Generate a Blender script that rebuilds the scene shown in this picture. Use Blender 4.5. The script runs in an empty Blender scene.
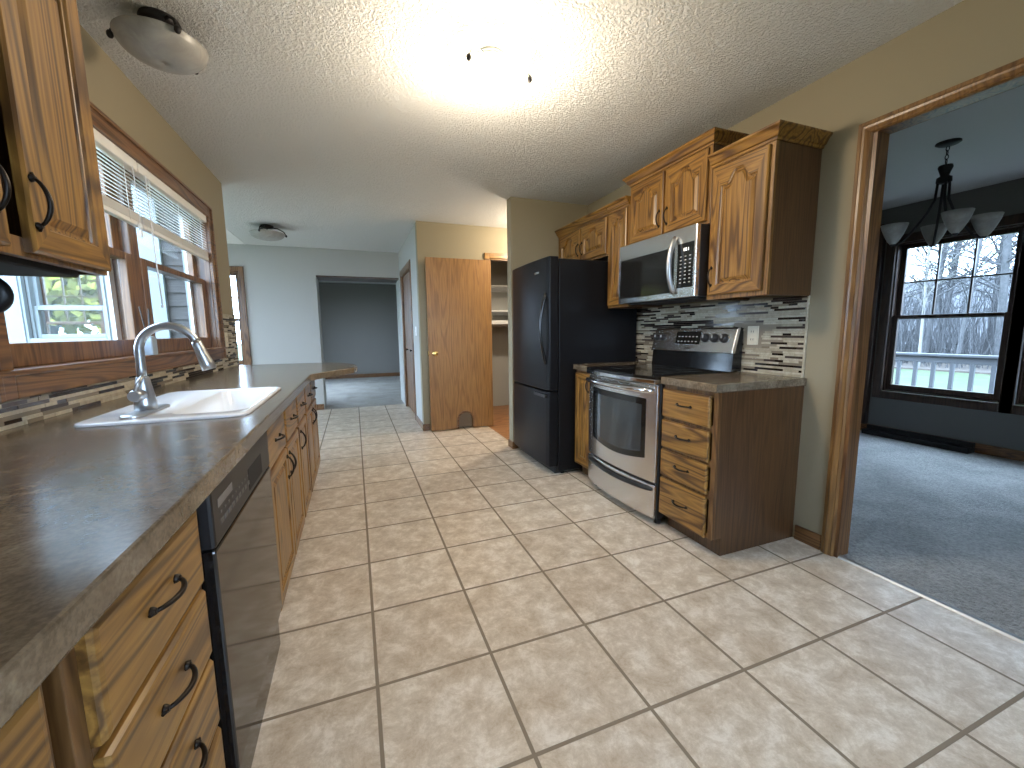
import bpy, math, random
from mathutils import Vector, Matrix
random.seed(7)
scene = bpy.context.scene
COL = scene.collection

# ------------------------------------------------------------------ camera
cam_d = bpy.data.cameras.new('camera')
cam = bpy.data.objects.new('camera', cam_d)
COL.objects.link(cam)
R_ = ((0.9342443573832859, -0.3564776576332844, -0.010543258783599234),
      (-0.055410890638656396, -0.11588776389037597, -0.9917155133298657),
      (0.35230258854587193, 0.9270888338173291, -0.1280202340065926))
cx, cy, cz = -0.009033, -2.155057, 1.198460
cam.matrix_world = Matrix(((R_[0][0], -R_[1][0], -R_[2][0], cx),
                           (R_[0][1], -R_[1][1], -R_[2][1], cy),
                           (R_[0][2], -R_[1][2], -R_[2][2], cz),
                           (0, 0, 0, 1)))
cam_d.sensor_width = 36
cam_d.lens = 411.4953 / 1024 * 36
cam_d.clip_start = 0.05
scene.camera = cam

# ------------------------------------------------------------------ world, exposure
world = bpy.data.worlds.new('overcast_sky')
scene.world = world
world.use_nodes = True
bg = world.node_tree.nodes['Background']
bg.inputs[0].default_value = (0.56, 0.745, 1.0, 1)
bg.inputs[1].default_value = 15.0
LAMP_W, LAMP_GLOW = 42, 6
HALL_W = 75
LAMP_COL = (1.0, 0.85, 0.655)
scene.view_settings.view_transform = 'Standard'
scene.view_settings.look = 'None'
scene.view_settings.gamma = 1
scene.view_settings.exposure = 0.22
scene.view_settings.use_curve_mapping = False

# ------------------------------------------------------------------ materials
class N:
    def __init__(s, name):
        s.m = bpy.data.materials.new(name); s.m.use_nodes = True
        s.t = s.m.node_tree; s.b = s.t.nodes['Principled BSDF']
    def n(s, typ, **kw):
        x = s.t.nodes.new('ShaderNode' + typ)
        for k, v in kw.items():
            if k.startswith('i_'):
                x.inputs[int(k[2:]) if k[2:].isdigit() else k[2:].replace('_', ' ')].default_value = v
            else: setattr(x, k, v)
        return x
    def l(s, a, b): s.t.links.new(a, b)
    def ramp(s, fac, stops):
        r = s.n('ValToRGB'); e = r.color_ramp.elements
        while len(e) < len(stops): e.new(0.5)
        for i, (p, c) in enumerate(stops): e[i].position = p; e[i].color = (*c, 1)
        s.l(fac, r.inputs[0]); return r.outputs[0]
    def coords(s, scale=(1, 1, 1), per_object=False):
        tc = s.n('TexCoord'); mp = s.n('Mapping'); mp.inputs['Scale'].default_value = scale
        src = tc.outputs['Object']
        if per_object:
            oi = s.n('ObjectInfo'); mu = s.n('Math', operation='MULTIPLY', i_1=7.3)
            s.l(oi.outputs['Random'], mu.inputs[0])
            ad = s.n('VectorMath', operation='ADD'); s.l(src, ad.inputs[0]); s.l(mu.outputs[0], ad.inputs[1])
            src = ad.outputs[0]
        s.l(src, mp.inputs[0]); return mp.outputs[0]
    def noise(s, vec, scale, detail=4, rough=.55, dist=0):
        x = s.n('TexNoise'); x.inputs['Scale'].default_value = scale; x.inputs['Detail'].default_value = detail
        x.inputs['Roughness'].default_value = rough; x.inputs['Distortion'].default_value = dist
        s.l(vec, x.inputs['Vector']); return x.outputs['Fac']
    def mix(s, a, b, fac, blend='MIX'):
        x = s.n('Mix', data_type='RGBA', blend_type=blend)
        for v, i in ((fac, 0), (a, 6), (b, 7)):
            if hasattr(v, 'node'): s.l(v, x.inputs[i])
            else: x.inputs[i].default_value = v if i == 0 else (*v, 1)
        return x.outputs[2]
    def bump(s, h, strength=.3, dist=.01):
        x = s.n('Bump'); x.inputs['Strength'].default_value = strength; x.inputs['Distance'].default_value = dist
        s.l(h, x.inputs['Height']); s.l(x.outputs[0], s.b.inputs['Normal'])
    def col(s, c):
        if hasattr(c, 'node'): s.l(c, s.b.inputs['Base Color'])
        else: s.b.inputs['Base Color'].default_value = (*c, 1)
    def p(s, **kw):
        for k, v in kw.items(): s.b.inputs[k.replace('_', ' ')].default_value = v
        return s

def plain(name, c, rough=.5, metal=0, **kw):
    x = N(name); x.col(c); x.p(Roughness=rough, Metallic=metal, **kw); return x.m

def oak(name, axis, dark, mid, light, rough=.38, grain=.9):
    x = N(name)
    sc = [5.5, 5.5, 5.5]; sc[axis] = .42
    v = x.coords(tuple(sc), True)
    big = x.noise(v, 1.0, 2, .45, .25)
    # growth rings: contour lines of a stretched noise
    mu = x.n('Math', operation='MULTIPLY', i_1=95.0); x.l(big, mu.inputs[0])
    si = x.n('Math', operation='SINE'); x.l(mu.outputs[0], si.inputs[0])
    ha = x.n('Math', operation='MULTIPLY_ADD', i_1=.5, i_2=.5); x.l(si.outputs[0], ha.inputs[0])
    sc2 = [95, 95, 95]; sc2[axis] = 3.2
    fine = x.noise(x.coords(tuple(sc2), True), 1.0, 3, .6)
    c = x.ramp(ha.outputs[0], [(.0, dark), (.22, mid), (.70, light), (1, mid)])
    c = x.mix(mid, c, grain)
    pr = x.ramp(fine, [(.36, (.62, .55, .48)), (.52, (1, 1, 1)), (.75, (1.08, 1.06, 1.02))])
    c = x.mix(c, pr, .8, 'MULTIPLY')
    x.col(c); x.p(Roughness=rough); x.b.inputs['Coat Weight'].default_value = .25
    x.b.inputs['Coat Roughness'].default_value = .25
    x.bump(fine, .07, .002)
    return x.m

OD, OM, OL = (.085, .036, .008), (.245, .122, .026), (.35, .182, .040)
M = {}
M['oak_z'] = oak('oak_vertical_grain', 2, OD, OM, OL)
M['oak_y'] = oak('oak_long_grain', 1, OD, OM, OL)
M['oak_x'] = oak('oak_cross_grain', 0, OD, OM, OL)
TD, TM, TL = (.075, .030, .009), (.165, .074, .024), (.225, .108, .038)
M['trim_z'] = oak('trim_vertical_grain', 2, TD, TM, TL)
M['trim_y'] = oak('trim_long_grain', 1, TD, TM, TL)
M['trim_x'] = oak('trim_cross_grain', 0, TD, TM, TL)
M['dark_trim'] = oak('dark_window_trim', 2, (.030, .014, .008), (.045, .022, .012), (.055, .028, .016))
M['case_side'] = oak('shaded_side_veneer', 2, (.070, .032, .012), (.088, .040, .015), (.105, .05, .019))  # side panels' shade put into the colour, darker than the lit fronts
M['flush_door'] = oak('flush_door_veneer', 2, (.165, .075, .020), (.275, .135, .036), (.34, .172, .048), .45, .45)
M['casing'] = oak('doorway_casing_oak', 2, (.10, .046, .014), (.20, .10, .03), (.27, .14, .042), .38, .6)
M['frame'] = oak('face_frame_oak', 2, (.085, .038, .013), (.155, .074, .024), (.20, .10, .034))
M['frame_wall'] = oak('wall_face_frame_oak', 2, (.11, .05, .013), (.22, .108, .028), (.28, .145, .04))
M['hollow'] = plain('gap_shade', (.03, .015, .008), .8)  # dark colour stands in for shade in the gap between cabinets

def wallpaint(name, c):
    x = N(name); v = x.coords(); x.col(c); x.p(Roughness=.75)
    x.bump(x.noise(v, 90, 3), .06, .004); return x.m
M['tan'] = wallpaint('tan_wall_paint', (.285, .243, .162))
M['pale'] = wallpaint('pale_wall_paint', (.45, .45, .43))
M['dim_wall'] = wallpaint('dimmed_wall_paint', (.075, .065, .075))  # dimness of the nook interior put into the wall colour
M['grey'] = wallpaint('grey_wall_paint', (.22, .205, .185))
M['dusk'] = wallpaint('shaded_dining_wall', (.13, .125, .115))  # darkened colour carries the shade of the backlit dining walls

def ceiling_mat():
    x = N('textured_ceiling'); v = x.coords()
    x.col((.77, .77, .755)); x.p(Roughness=.9)
    n1 = x.noise(v, 85, 3, .6); r = x.ramp(n1, [(.42, (0, 0, 0)), (.62, (1, 1, 1))])
    x.bump(r, .85, .009); return x.m
M['ceiling'] = ceiling_mat()
M['ceiling_smooth'] = wallpaint('smooth_ceiling', (.78, .77, .75))

M['ceiling_dim'] = wallpaint('shaded_dining_ceiling', (.50, .49, .47))  # smooth ceiling copied darker, the dining room's dimness in its colour
def tile_mat():
    x = N('ceramic_floor_tile'); v = x.coords()
    b = x.n('TexBrick', offset=0, squash=1)
    b.inputs['Scale'].default_value = 1; b.inputs['Mortar Size'].default_value = .0068
    b.inputs['Mortar Smooth'].default_value = .25; b.inputs['Brick Width'].default_value = .405
    b.inputs['Row Height'].default_value = .405; b.inputs['Bias'].default_value = 0
    b.inputs['Color1'].default_value = (1, 1, 1, 1); b.inputs['Color2'].default_value = (.90, .88, .86, 1)
    b.inputs['Mortar'].default_value = (1, 1, 1, 1)
    x.l(v, b.inputs['Vector'])
    n1 = x.noise(v, 9, 10, .80, .25)
    base = x.ramp(n1, [(.36, (.50, .388, .275)), (.50, (.66, .555, .43)), (.62, (.86, .775, .665))])
    base = x.mix(base, b.outputs['Color'], 1, 'MULTIPLY')
    c = x.mix(base, (.25, .195, .135), b.outputs['Fac'])
    x.col(c)
    rr = x.ramp(b.outputs['Fac'], [(0, (.30, .30, .30)), (1, (.8, .8, .8))]); x.l(rr, x.b.inputs['Roughness'])
    inv = x.n('Math', operation='SUBTRACT', i_0=1.0); x.l(b.outputs['Fac'], inv.inputs[1])
    x.bump(inv.outputs[0], .5, .003)
    return x.m
M['tile'] = tile_mat()

def carpet(name, a, b_):
    x = N(name); v = x.coords()
    n1 = x.noise(v, 60, 4, .7); n2 = x.noise(v, 3.0, 3, .5, .6)
    c = x.ramp(n1, [(.3, a), (.7, b_)])
    c = x.mix(c, x.ramp(n2, [(.35, (.78, .78, .78)), (.65, (1, 1, 1))]), 1, 'MULTIPLY')
    x.col(c); x.p(Roughness=1); x.bump(n1, .9, .03); return x.m
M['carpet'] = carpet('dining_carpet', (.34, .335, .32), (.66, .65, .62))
M['carpet_far'] = carpet('far_carpet', (.30, .28, .24), (.50, .47, .42))
M['wood_floor'] = oak('orange_wood_floor', 0, (.28, .11, .035), (.42, .18, .06), (.48, .22, .08))

def laminate():
    x = N('brown_laminate'); v = x.coords()
    n1 = x.noise(v, 9, 8, .7, .8); n2 = x.noise(v, 120, 3, .6)
    c = x.ramp(n1, [(.33, (.115, .085, .055)), (.5, (.165, .126, .085)), (.66, (.235, .187, .13))])
    c = x.mix(c, x.ramp(n2, [(.38, (.62, .6, .56)), (.55, (1, 1, 1)), (.7, (1.25, 1.2, 1.1))]), .7, 'MULTIPLY')
    x.col(c); x.p(Roughness=.2); x.bump(n2, .10, .0012); return x.m
M['laminate'] = laminate()

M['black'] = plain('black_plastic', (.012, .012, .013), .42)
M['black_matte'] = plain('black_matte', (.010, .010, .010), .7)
M['black_gloss'] = plain('black_gloss', (.010, .010, .010), .10, 0)
M['bronze'] = plain('dark_bronze', (.022, .017, .014), .38, .7)
M['iron'] = plain('dark_iron', (.016, .014, .015), .55, .4)
M['chrome'] = plain('chrome', (.70, .70, .70), .12, 1)
def brushed(name, c, rough, axis):
    x = N(name); sc = [260, 260, 260]; sc[axis] = 4
    n = x.noise(x.coords(tuple(sc)), 1, 2)
    x.col(c); x.p(Metallic=1, Roughness=rough); x.bump(n, .05, .001); return x.m
M['steel'] = brushed('brushed_steel', (.70, .685, .66), .27, 1)
M['nickel'] = brushed('brushed_nickel', (.54, .55, .56), .36, 2)
M['porcelain'] = plain('white_porcelain', (.80, .81, .82), .12)
M['white'] = plain('white_vinyl', (.82, .83, .84), .4)
M['white_out'] = plain('dimmed_outdoor_white', (.22, .245, .255), .5)  # white trim with its colour dimmed against the very bright sky
M['blind'] = plain('white_slat', (.80, .79, .76), .5)
M['ivory'] = plain('ivory_plastic', (.66, .60, .47), .4)
M['brass'] = plain('brass', (.75, .52, .20), .2, 1)
M['grille'] = plain('white_grille', (.62, .6, .55), .5)
def fridge_black():
    x = N('fridge_black_finish'); n = x.noise(x.coords(), 240, 2)
    x.col((.008, .008, .009)); x.p(Roughness=.34); x.b.inputs['Specular IOR Level'].default_value = .14; x.bump(n, .12, .0012); return x.m
M['fridge'] = fridge_black()
def glass(name, tint=(1, 1, 1)):
    m = bpy.data.materials.new(name); m.use_nodes = True; t = m.node_tree; t.nodes.clear()
    o = t.nodes.new('ShaderNodeOutputMaterial'); mx = t.nodes.new('ShaderNodeMixShader')
    tr = t.nodes.new('ShaderNodeBsdfTransparent'); gl = t.nodes.new('ShaderNodeBsdfGlossy'); fr = t.nodes.new('ShaderNodeLayerWeight'); pw = t.nodes.new('ShaderNodeMath'); ml = t.nodes.new('ShaderNodeMath')
    tr.inputs[0].default_value = (*tint, 1); gl.inputs['Roughness'].default_value = .02; pw.operation = 'POWER'; pw.inputs[1].default_value = 5; ml.operation = 'MULTIPLY_ADD'; ml.inputs[1].default_value = .3; ml.inputs[2].default_value = .006
    t.links.new(fr.outputs['Facing'], pw.inputs[0]); t.links.new(pw.outputs[0], ml.inputs[0]); t.links.new(ml.outputs[0], mx.inputs[0]); t.links.new(tr.outputs[0], mx.inputs[1]); t.links.new(gl.outputs[0], mx.inputs[2])
    t.links.new(mx.outputs[0], o.inputs[0]); return m
M['glass'] = glass('window_glass', (.96, .98, .98))
def alabaster():
    x = N('alabaster_glass'); n = x.noise(x.coords(), 12, 4, .6, 1.5)
    x.col(x.ramp(n, [(.35, (.27, .26, .24)), (.65, (.36, .345, .32))])); x.p(Roughness=.35)
    x.b.inputs['Subsurface Weight'].default_value = 0.0; return x.m
M['alabaster'] = alabaster()
def emit(name, c, s):
    x = N(name); x.col((.8, .75, .65)); x.b.inputs['Emission Color'].default_value = (*c, 1)
    x.b.inputs['Emission Strength'].default_value = s; return x.m
M['lit'] = emit('lit_alabaster_glass', (1.0, .90, .66), LAMP_GLOW)
M['led'] = emit('white_display_digits', (1, 1, 1), 1.2)
M['led_dim'] = plain('pale_print', (.45, .45, .45), .5)
M['ovenglass'] = plain('oven_glass', (.035, .04, .042), .07)
M['burner'] = plain('burner_ring_print', (.06, .06, .06), .15)
def siding():
    x = N('lap_siding'); n = x.noise(x.coords((2, 2, 30)), 3, 3)
    x.col(x.ramp(n, [(.3, (.055, .048, .045)), (.7, (.085, .075, .07))])); x.p(Roughness=.8); return x.m
M['siding'] = siding()
def mottled(name, a, b_, sc, rough=.95):
    x = N(name); n = x.noise(x.coords(), sc, 6, .7)
    x.col(x.ramp(n, [(.35, a), (.65, b_)])); x.p(Roughness=rough); return x.m
M['lawn'] = mottled('lawn_grass', (.04, .065, .027), (.065, .09, .042), 1.5)
M['litter'] = mottled('leaf_litter', (.06, .05, .042), (.09, .075, .065), 3)
M['bark'] = mottled('grey_bark', (.060, .062, .066), (.10, .10, .105), 6)
M['birch'] = mottled('pale_bark', (.16, .155, .15), (.22, .215, .21), 5)
M['leaf'] = mottled('yellow_green_leaves', (.17, .165, .018), (.27, .25, .04), 4)
M['hill'] = mottled('wooded_hillside', (.045, .048, .055), (.085, .088, .095), .8)
M['rail'] = plain('painted_railing', (.085, .09, .10), .6)
M['deck'] = mottled('deck_boards', (.08, .075, .07), (.11, .10, .095), 9)
M['stone'] = mottled('cream_stone_tile', (.36, .31, .22), (.52, .465, .35), 40, .45)
M['stone_b'] = mottled('tan_stone_tile', (.28, .235, .16), (.42, .36, .26), 40, .45)
M['beige_glass'] = plain('taupe_glass_tile', (.22, .18, .13), .12)
M['dark_glass'] = plain('dark_brown_glass_tile', (.018, .012, .011), .10)
M['umber_glass'] = plain('umber_glass_tile', (.055, .040, .034), .10)
M['grout'] = plain('sand_grout', (.25, .21, .155), .85)
M['vase'] = plain('pale_blue_ceramic', (.30, .36, .42), .3)
M['reed'] = plain('dark_reed', (.03, .025, .02), .7)

# ------------------------------------------------------------------ mesh helpers
class MB:
    def __init__(s): s.v, s.f, s.mi, s.sm = [], [], [], []
    def add(s, vs, fs, mi=0, smooth=False):
        o = len(s.v); s.v += [tuple(p) for p in vs]
        for f in fs: s.f.append([i + o for i in f]); s.mi.append(mi); s.sm.append(smooth)
        return s
    def box(s, x0, x1, y0, y1, z0, z1, mi=0):
        x0, x1 = min(x0, x1), max(x0, x1); y0, y1 = min(y0, y1), max(y0, y1); z0, z1 = min(z0, z1), max(z0, z1)
        v = [(x, y, z) for z in (z0, z1) for x, y in ((x0, y0), (x1, y0), (x1, y1), (x0, y1))]
        return s.add(v, [(3, 2, 1, 0), (4, 5, 6, 7), (0, 1, 5, 4), (1, 2, 6, 5), (2, 3, 7, 6), (3, 0, 4, 7)], mi)
    def prism(s, poly, axis, a, b, mi=0, smooth=False):
        """poly: 2D outline; extruded along axis from a to b. axis 0: poly=(y,z); 1: (x,z); 2: (x,y)"""
        def P(q, t):
            return ((t, q[0], q[1]), (q[0], t, q[1]), (q[0], q[1], t))[axis]
        n = len(poly); vs = [P(q, a) for q in poly] + [P(q, b) for q in poly]
        fs = [tuple(range(n))[::-1], tuple(range(n, 2 * n))]
        s.add(vs, fs, mi); o = len(s.v) - 2 * n
        for i in range(n):
            j = (i + 1) % n
            s.f.append([o + i, o + j, o + n + j, o + n + i]); s.mi.append(mi); s.sm.append(smooth)
        return s
    def tube(s, pts, r, n=10, mi=0, cap=True):
        pts = [Vector(p) for p in pts]; rs = r if isinstance(r, (list, tuple)) else [r] * len(pts)
        rings = []; up = None
        for i, p in enumerate(pts):
            a = pts[max(i - 1, 0)]; b = pts[min(i + 1, len(pts) - 1)]
            t = (b - a).normalized()
            if up is None:
                up = t.orthogonal().normalized()
            else:
                up = (up - t * up.dot(t))
                up = up.normalized() if up.length > 1e-6 else t.orthogonal().normalized()
            w = t.cross(up)
            rings.append([p + (up * math.cos(2 * math.pi * k / n) + w * math.sin(2 * math.pi * k / n)) * rs[i] for k in range(n)])
        vs = [q for R in rings for q in R]; fs = []
        for i in range(len(pts) - 1):
            for k in range(n):
                k2 = (k + 1) % n
                fs.append((i * n + k, i * n + k2, (i + 1) * n + k2, (i + 1) * n + k))
        s.add(vs, fs, mi, True)
        if cap:
            o = len(s.v) - len(vs)
            s.f.append([o + k for k in range(n)][::-1]); s.mi.append(mi); s.sm.append(False)
            m = o + (len(pts) - 1) * n
            s.f.append([m + k for k in range(n)]); s.mi.append(mi); s.sm.append(False)
        return s
    def lathe(s, prof, c, axis=2, n=28, mi=0):
        """prof: (radius, height) list revolved about axis through c"""
        vs = []; fs = []
        for r, h in prof:
            for k in range(n):
                a = 2 * math.pi * k / n; u, v = r * math.cos(a), r * math.sin(a)
                d = ((h, u, v), (v, h, u), (u, v, h))[axis]
                vs.append((c[0] + d[0], c[1] + d[1], c[2] + d[2]))
        for i in range(len(prof) - 1):
            for k in range(n):
                k2 = (k + 1) % n
                fs.append((i * n + k, i * n + k2, (i + 1) * n + k2, (i + 1) * n + k))
        return s.add(vs, fs, mi, True)
    def ball(s, c, r, n=12, mi=0, sq=(1, 1, 1)):
        m = n // 2; prof = []
        vs = []; fs = []
        for i in range(m + 1):
            a = math.pi * i / m
            for k in range(n):
                b = 2 * math.pi * k / n
                rr = max(math.sin(a), 1e-3)
                vs.append((c[0] + r * sq[0] * rr * math.cos(b), c[1] + r * sq[1] * rr * math.sin(b), c[2] - r * sq[2] * math.cos(a)))
        for i in range(m):
            for k in range(n):
                k2 = (k + 1) % n
                fs.append((i * n + k, i * n + k2, (i + 1) * n + k2, (i + 1) * n + k))
        return s.add(vs, fs, mi, True)
    def loops(s, loops, mi=0, cap_last=True, smooth=False, mif=None):
        """bridge successive closed loops of equal length"""
        n = len(loops[0]); o = len(s.v)
        for L in loops: s.v += [tuple(p) for p in L]
        for i in range(len(loops) - 1):
            for k in range(n):
                k2 = (k + 1) % n
                s.f.append([o + i * n + k, o + i * n + k2, o + (i + 1) * n + k2, o + (i + 1) * n + k])
                s.mi.append(mif(i, k) if mif else mi); s.sm.append(smooth)
        if cap_last:
            m = o + (len(loops) - 1) * n
            s.f.append([m + k for k in range(n)]); s.mi.append(mif(len(loops), 0) if mif else mi); s.sm.append(False)
        return s
    def build(s, name, mats, parent=None, bevel=0, seg=2):
        if not isinstance(mats, (list, tuple)): mats = [mats]
        org = ORG.get(parent.name, Vector((0, 0, 0))) if parent else Vector((0, 0, 0))
        me = bpy.data.meshes.new(name)
        me.from_pydata([(x - org.x, y - org.y, z - org.z) for x, y, z in s.v], [], s.f)
        for m in mats: me.materials.append(M[m] if isinstance(m, str) else m)
        for i, p in enumerate(me.polygons): p.material_index = s.mi[i]; p.use_smooth = s.sm[i]
        me.update()
        import bmesh
        bm = bmesh.new(); bm.from_mesh(me); bmesh.ops.recalc_face_normals(bm, faces=bm.faces); bm.to_mesh(me); bm.free()
        o = bpy.data.objects.new(name, me); COL.objects.link(o)
        if parent: o.parent = parent
        ORG[o.name] = org
        if bevel:
            b = o.modifiers.new('edge', 'BEVEL'); b.width = bevel; b.segments = seg; b.limit_method = 'ANGLE'; b.angle_limit = .6
        return o
ORG = {}

def thing(name, label, cat, loc, group=None, kind=None):
    o = bpy.data.objects.new(name, None); COL.objects.link(o); o.location = loc; o.empty_display_size = .05
    ORG[o.name] = Vector(loc)
    if label: o['label'] = label
    if cat: o['category'] = cat
    if group: o['group'] = group
    if kind: o['kind'] = kind
    return o
def tag(o, label, cat, group=None):
    o['label'] = label; o['category'] = cat
    if group: o['group'] = group
    return o
def struct(name, mb, mat, bevel=0):
    o = mb.build(name, mat, None, bevel); o['kind'] = 'structure'; return o
def dup(root, delta, label=None):
    r = root.copy(); COL.objects.link(r); r.location = Vector(root.location) + Vector(delta)
    if label: r['label'] = label
    def rec(src, dst):
        for ch in list(src.children):
            c = ch.copy(); COL.objects.link(c); c.parent = dst; rec(ch, c)
    rec(root, r); return r
def arc(c, r, a0, a1, n, plane):
    out = []
    for i in range(n + 1):
        a = math.radians(a0 + (a1 - a0) * i / n); u, v = r * math.cos(a), r * math.sin(a)
        out.append(tuple(Vector(c) + (Vector((u, 0, v)) if plane == 'xz' else Vector((0, u, v)) if plane == 'yz' else Vector((u, v, 0)))))
    return out
def sstep(a, b, x):
    t = min(max((x - a) / (b - a), 0), 1); return t * t * (3 - 2 * t)

# ------------------------------------------------------------------ room shell
H = 2.464; XL = -.987; XR = 2.296; CT = .925
f = MB(); f.box(-1.137, 2.312, -3.75, 1.79, -.08, 0).box(-1.137, 1.52, 1.79, 2.15, -.08, 0).box(-4.3, 1.52, 2.15, 4.878, -.08, 0)
struct('floor', f, 'tile')
struct('floor_hall', MB().box(1.52, 3.3, 1.79, 4.3, -.08, -.001), 'wood_floor')
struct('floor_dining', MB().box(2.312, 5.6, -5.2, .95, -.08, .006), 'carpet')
struct('floor_far', MB().box(-1.30, 3.2, 4.878, 9.6, -.08, .004), 'carpet_far')
struct('trim_threshold', MB().prism([(2.296, 0), (2.328, 0), (2.328, .008), (2.318, .012), (2.302, .009)], 1, -2.75, -.85), 'nickel')

struct('ceiling', MB().box(-1.38, 3.3, -3.75, 9.6, H, H + .1), 'ceiling')
struct('ceiling_nook', MB().box(-4.3, -1.38, 1.99, 5.02, H - .004, H + .1), 'ceiling_smooth')
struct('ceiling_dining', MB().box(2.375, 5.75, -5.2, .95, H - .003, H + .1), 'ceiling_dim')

w = MB()
w.box(-1.137, XL, -3.75, -.49, 0, H).box(-1.137, XL, 1.62, 2.15, 0, H).box(-1.137, XL, -.49, 1.62, 0, 1.06).box(-1.137, XL, -.49, 1.62, 2.085, H)
struct('wall_left', w, 'tan')
struct('wall_right', MB().box(XR, 2.375, -.86, 1.68, 0, H).box(XR, 2.375, -2.76, -.86, 2.10, H).box(XR, 2.375, -3.6, -2.76, 0, H), 'tan')
struct('wall_partition', MB().box(1.455, 2.42, 1.68, 1.79, 0, H), 'tan')
struct('wall_back', MB().box(XL, .0, -3.75, -3.6, 0, H).box(1.6, 2.42, -3.75, -3.6, 0, H).box(0, 1.6, -3.75, -3.6, 0, .9).box(0, 1.6, -3.75, -3.6, 2.1, H), 'tan')
struct('wall_pantry', MB().box(.73, 1.597, 2.833, 2.95, 0, H).box(1.597, 2.32, 2.833, 2.95, 2.09, H).box(2.32, 3.2, 2.833, 2.95, 0, H), 'tan')
struct('wall_closet', MB().box(.73, .85, 4.59, 4.878, 0, H).box(.73, .85, 2.95, 3.55, 0, H).box(.73, .85, 3.55, 4.59, 2.06, H), 'pale')
struct('wall_hall', MB().box(3.2, 3.3, 1.68, 4.3, 0, H).box(2.42, 3.3, 1.58, 1.68, 0, H), 'tan')
struct('wall_storage', MB().box(.85, 3.2, 4.05, 4.2, 0, H), 'pale')
w = MB()
w.box(-.70, -.51, 4.878, 5.38, 0, H).box(.72, .95, 4.878, 5.38, 0, H).box(-.51, .72, 4.878, 5.38, 2.07, H)
w.box(-1.49, -.70, 4.878, 5.02, 0, H).box(-2.33, -1.49, 4.878, 5.02, 0, .72).box(-2.33, -1.49, 4.878, 5.02, 2.10, H)
struct('wall_far', w, 'pale')
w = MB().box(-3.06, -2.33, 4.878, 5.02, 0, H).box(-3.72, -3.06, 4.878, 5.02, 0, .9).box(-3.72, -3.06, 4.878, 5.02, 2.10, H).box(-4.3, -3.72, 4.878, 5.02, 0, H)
struct('wall_far_dimmed', w, 'dim_wall')  # stretch of far wall darkened in colour to look dim through the glass
w = MB().box(-4.3, -4.18, 2.0, 2.3, 0, H).box(-4.3, -4.18, 4.7, 4.878, 0, H).box(-4.3, -4.18, 2.3, 4.7, 0, .12).box(-4.3, -4.18, 2.3, 4.7, 2.3, H)
struct('wall_nook_side', w, 'pale')
w = MB()
for x0, x1, z0, z1 in ((-4.18, -2.25, -.3, H), (-1.80, -1.137, -.3, H), (-2.25, -1.80, -.3, 1.18), (-2.25, -1.80, 2.1, H)):
    w.box(x0, x1, 2.03, 2.15, z0, z1)
struct('wall_nook_front', w, 'pale')
# outer cladding of that wall: lapped boards
w = MB()
for x0, x1 in ((-4.18, -2.25), (-1.80, -1.137)):
    for i in range(34):
        z = -.3 + i * .108
        w.prism([(2.03, z), (2.03, z + .112), (2.022, z + .112), (2.008, z)], 0, x0, x1)
for i in range(14):
    z = -.3 + i * .108
    if z + .108 <= 1.18: w.prism([(2.03, z), (2.03, z + .112), (2.022, z + .112), (2.008, z)], 0, -2.25, -1.80)
struct('wall_cladding', w, 'siding')
struct('wall_far_back', MB().box(-1.38, 3.2, 9.5, 9.6, 0, H), 'grey')
struct('wall_far_side', MB().box(-1.38, -1.28, 5.02, 6.0, 0, H).box(-1.38, -1.28, 8.4, 9.5, 0, H).box(-1.38, -1.28, 6.0, 8.4, 0, .5).box(-1.38, -1.28, 6.0, 8.4, 2.1, H).box(3.1, 3.2, 4.878, 9.5, 0, H).box(.95, 3.1, 4.878, 5.0, 0, H), 'grey')
XD = 5.45
w = MB()
w.box(XD, XD + .15, .64, .95, 0, H).box(XD, XD + .15, -.32, .64, 0, .46).box(XD, XD + .15, -.32, .64, 2.09, H)
w.box(XD, XD + .15, -1.28, -.32, 0, .46).box(XD, XD + .15, -1.28, -.32, 2.09, H).box(XD, XD + .15, -5.2, -1.28, 0, H)
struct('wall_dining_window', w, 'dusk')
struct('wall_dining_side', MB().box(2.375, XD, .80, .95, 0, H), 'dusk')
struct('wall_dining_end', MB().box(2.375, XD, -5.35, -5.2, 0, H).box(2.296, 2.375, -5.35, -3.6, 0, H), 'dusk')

# skirting
def skirt(name, mb): struct(name, mb, 'trim_y', .004)
skirt('baseboard_right', MB().box(XR - .014, XR, -.785, -.645, 0, .085))
skirt('baseboard_partition', MB().box(1.441, 1.455, 1.676, 1.794, 0, .075).box(1.441, 1.50, 1.666, 1.68, 0, .075))
skirt('baseboard_pantry', MB().box(.716, .80, 2.819, 2.833, 0, .08).box(.716, .73, 2.819, 3.455, 0, .08))
skirt('baseboard_far', MB().box(-.70, -.51, 4.864, 4.878, 0, .09).box(-1.43, -.70, 4.864, 4.878, 0, .09))
skirt('baseboard_far_room', MB().box(-1.28, 3.1, 9.486, 9.5, 0, .10))
skirt('baseboard_dining', MB().box(XD - .014, XD, -5.2, .80, .006, .10).box(2.44, XD, .786, .80, .006, .10))

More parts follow.
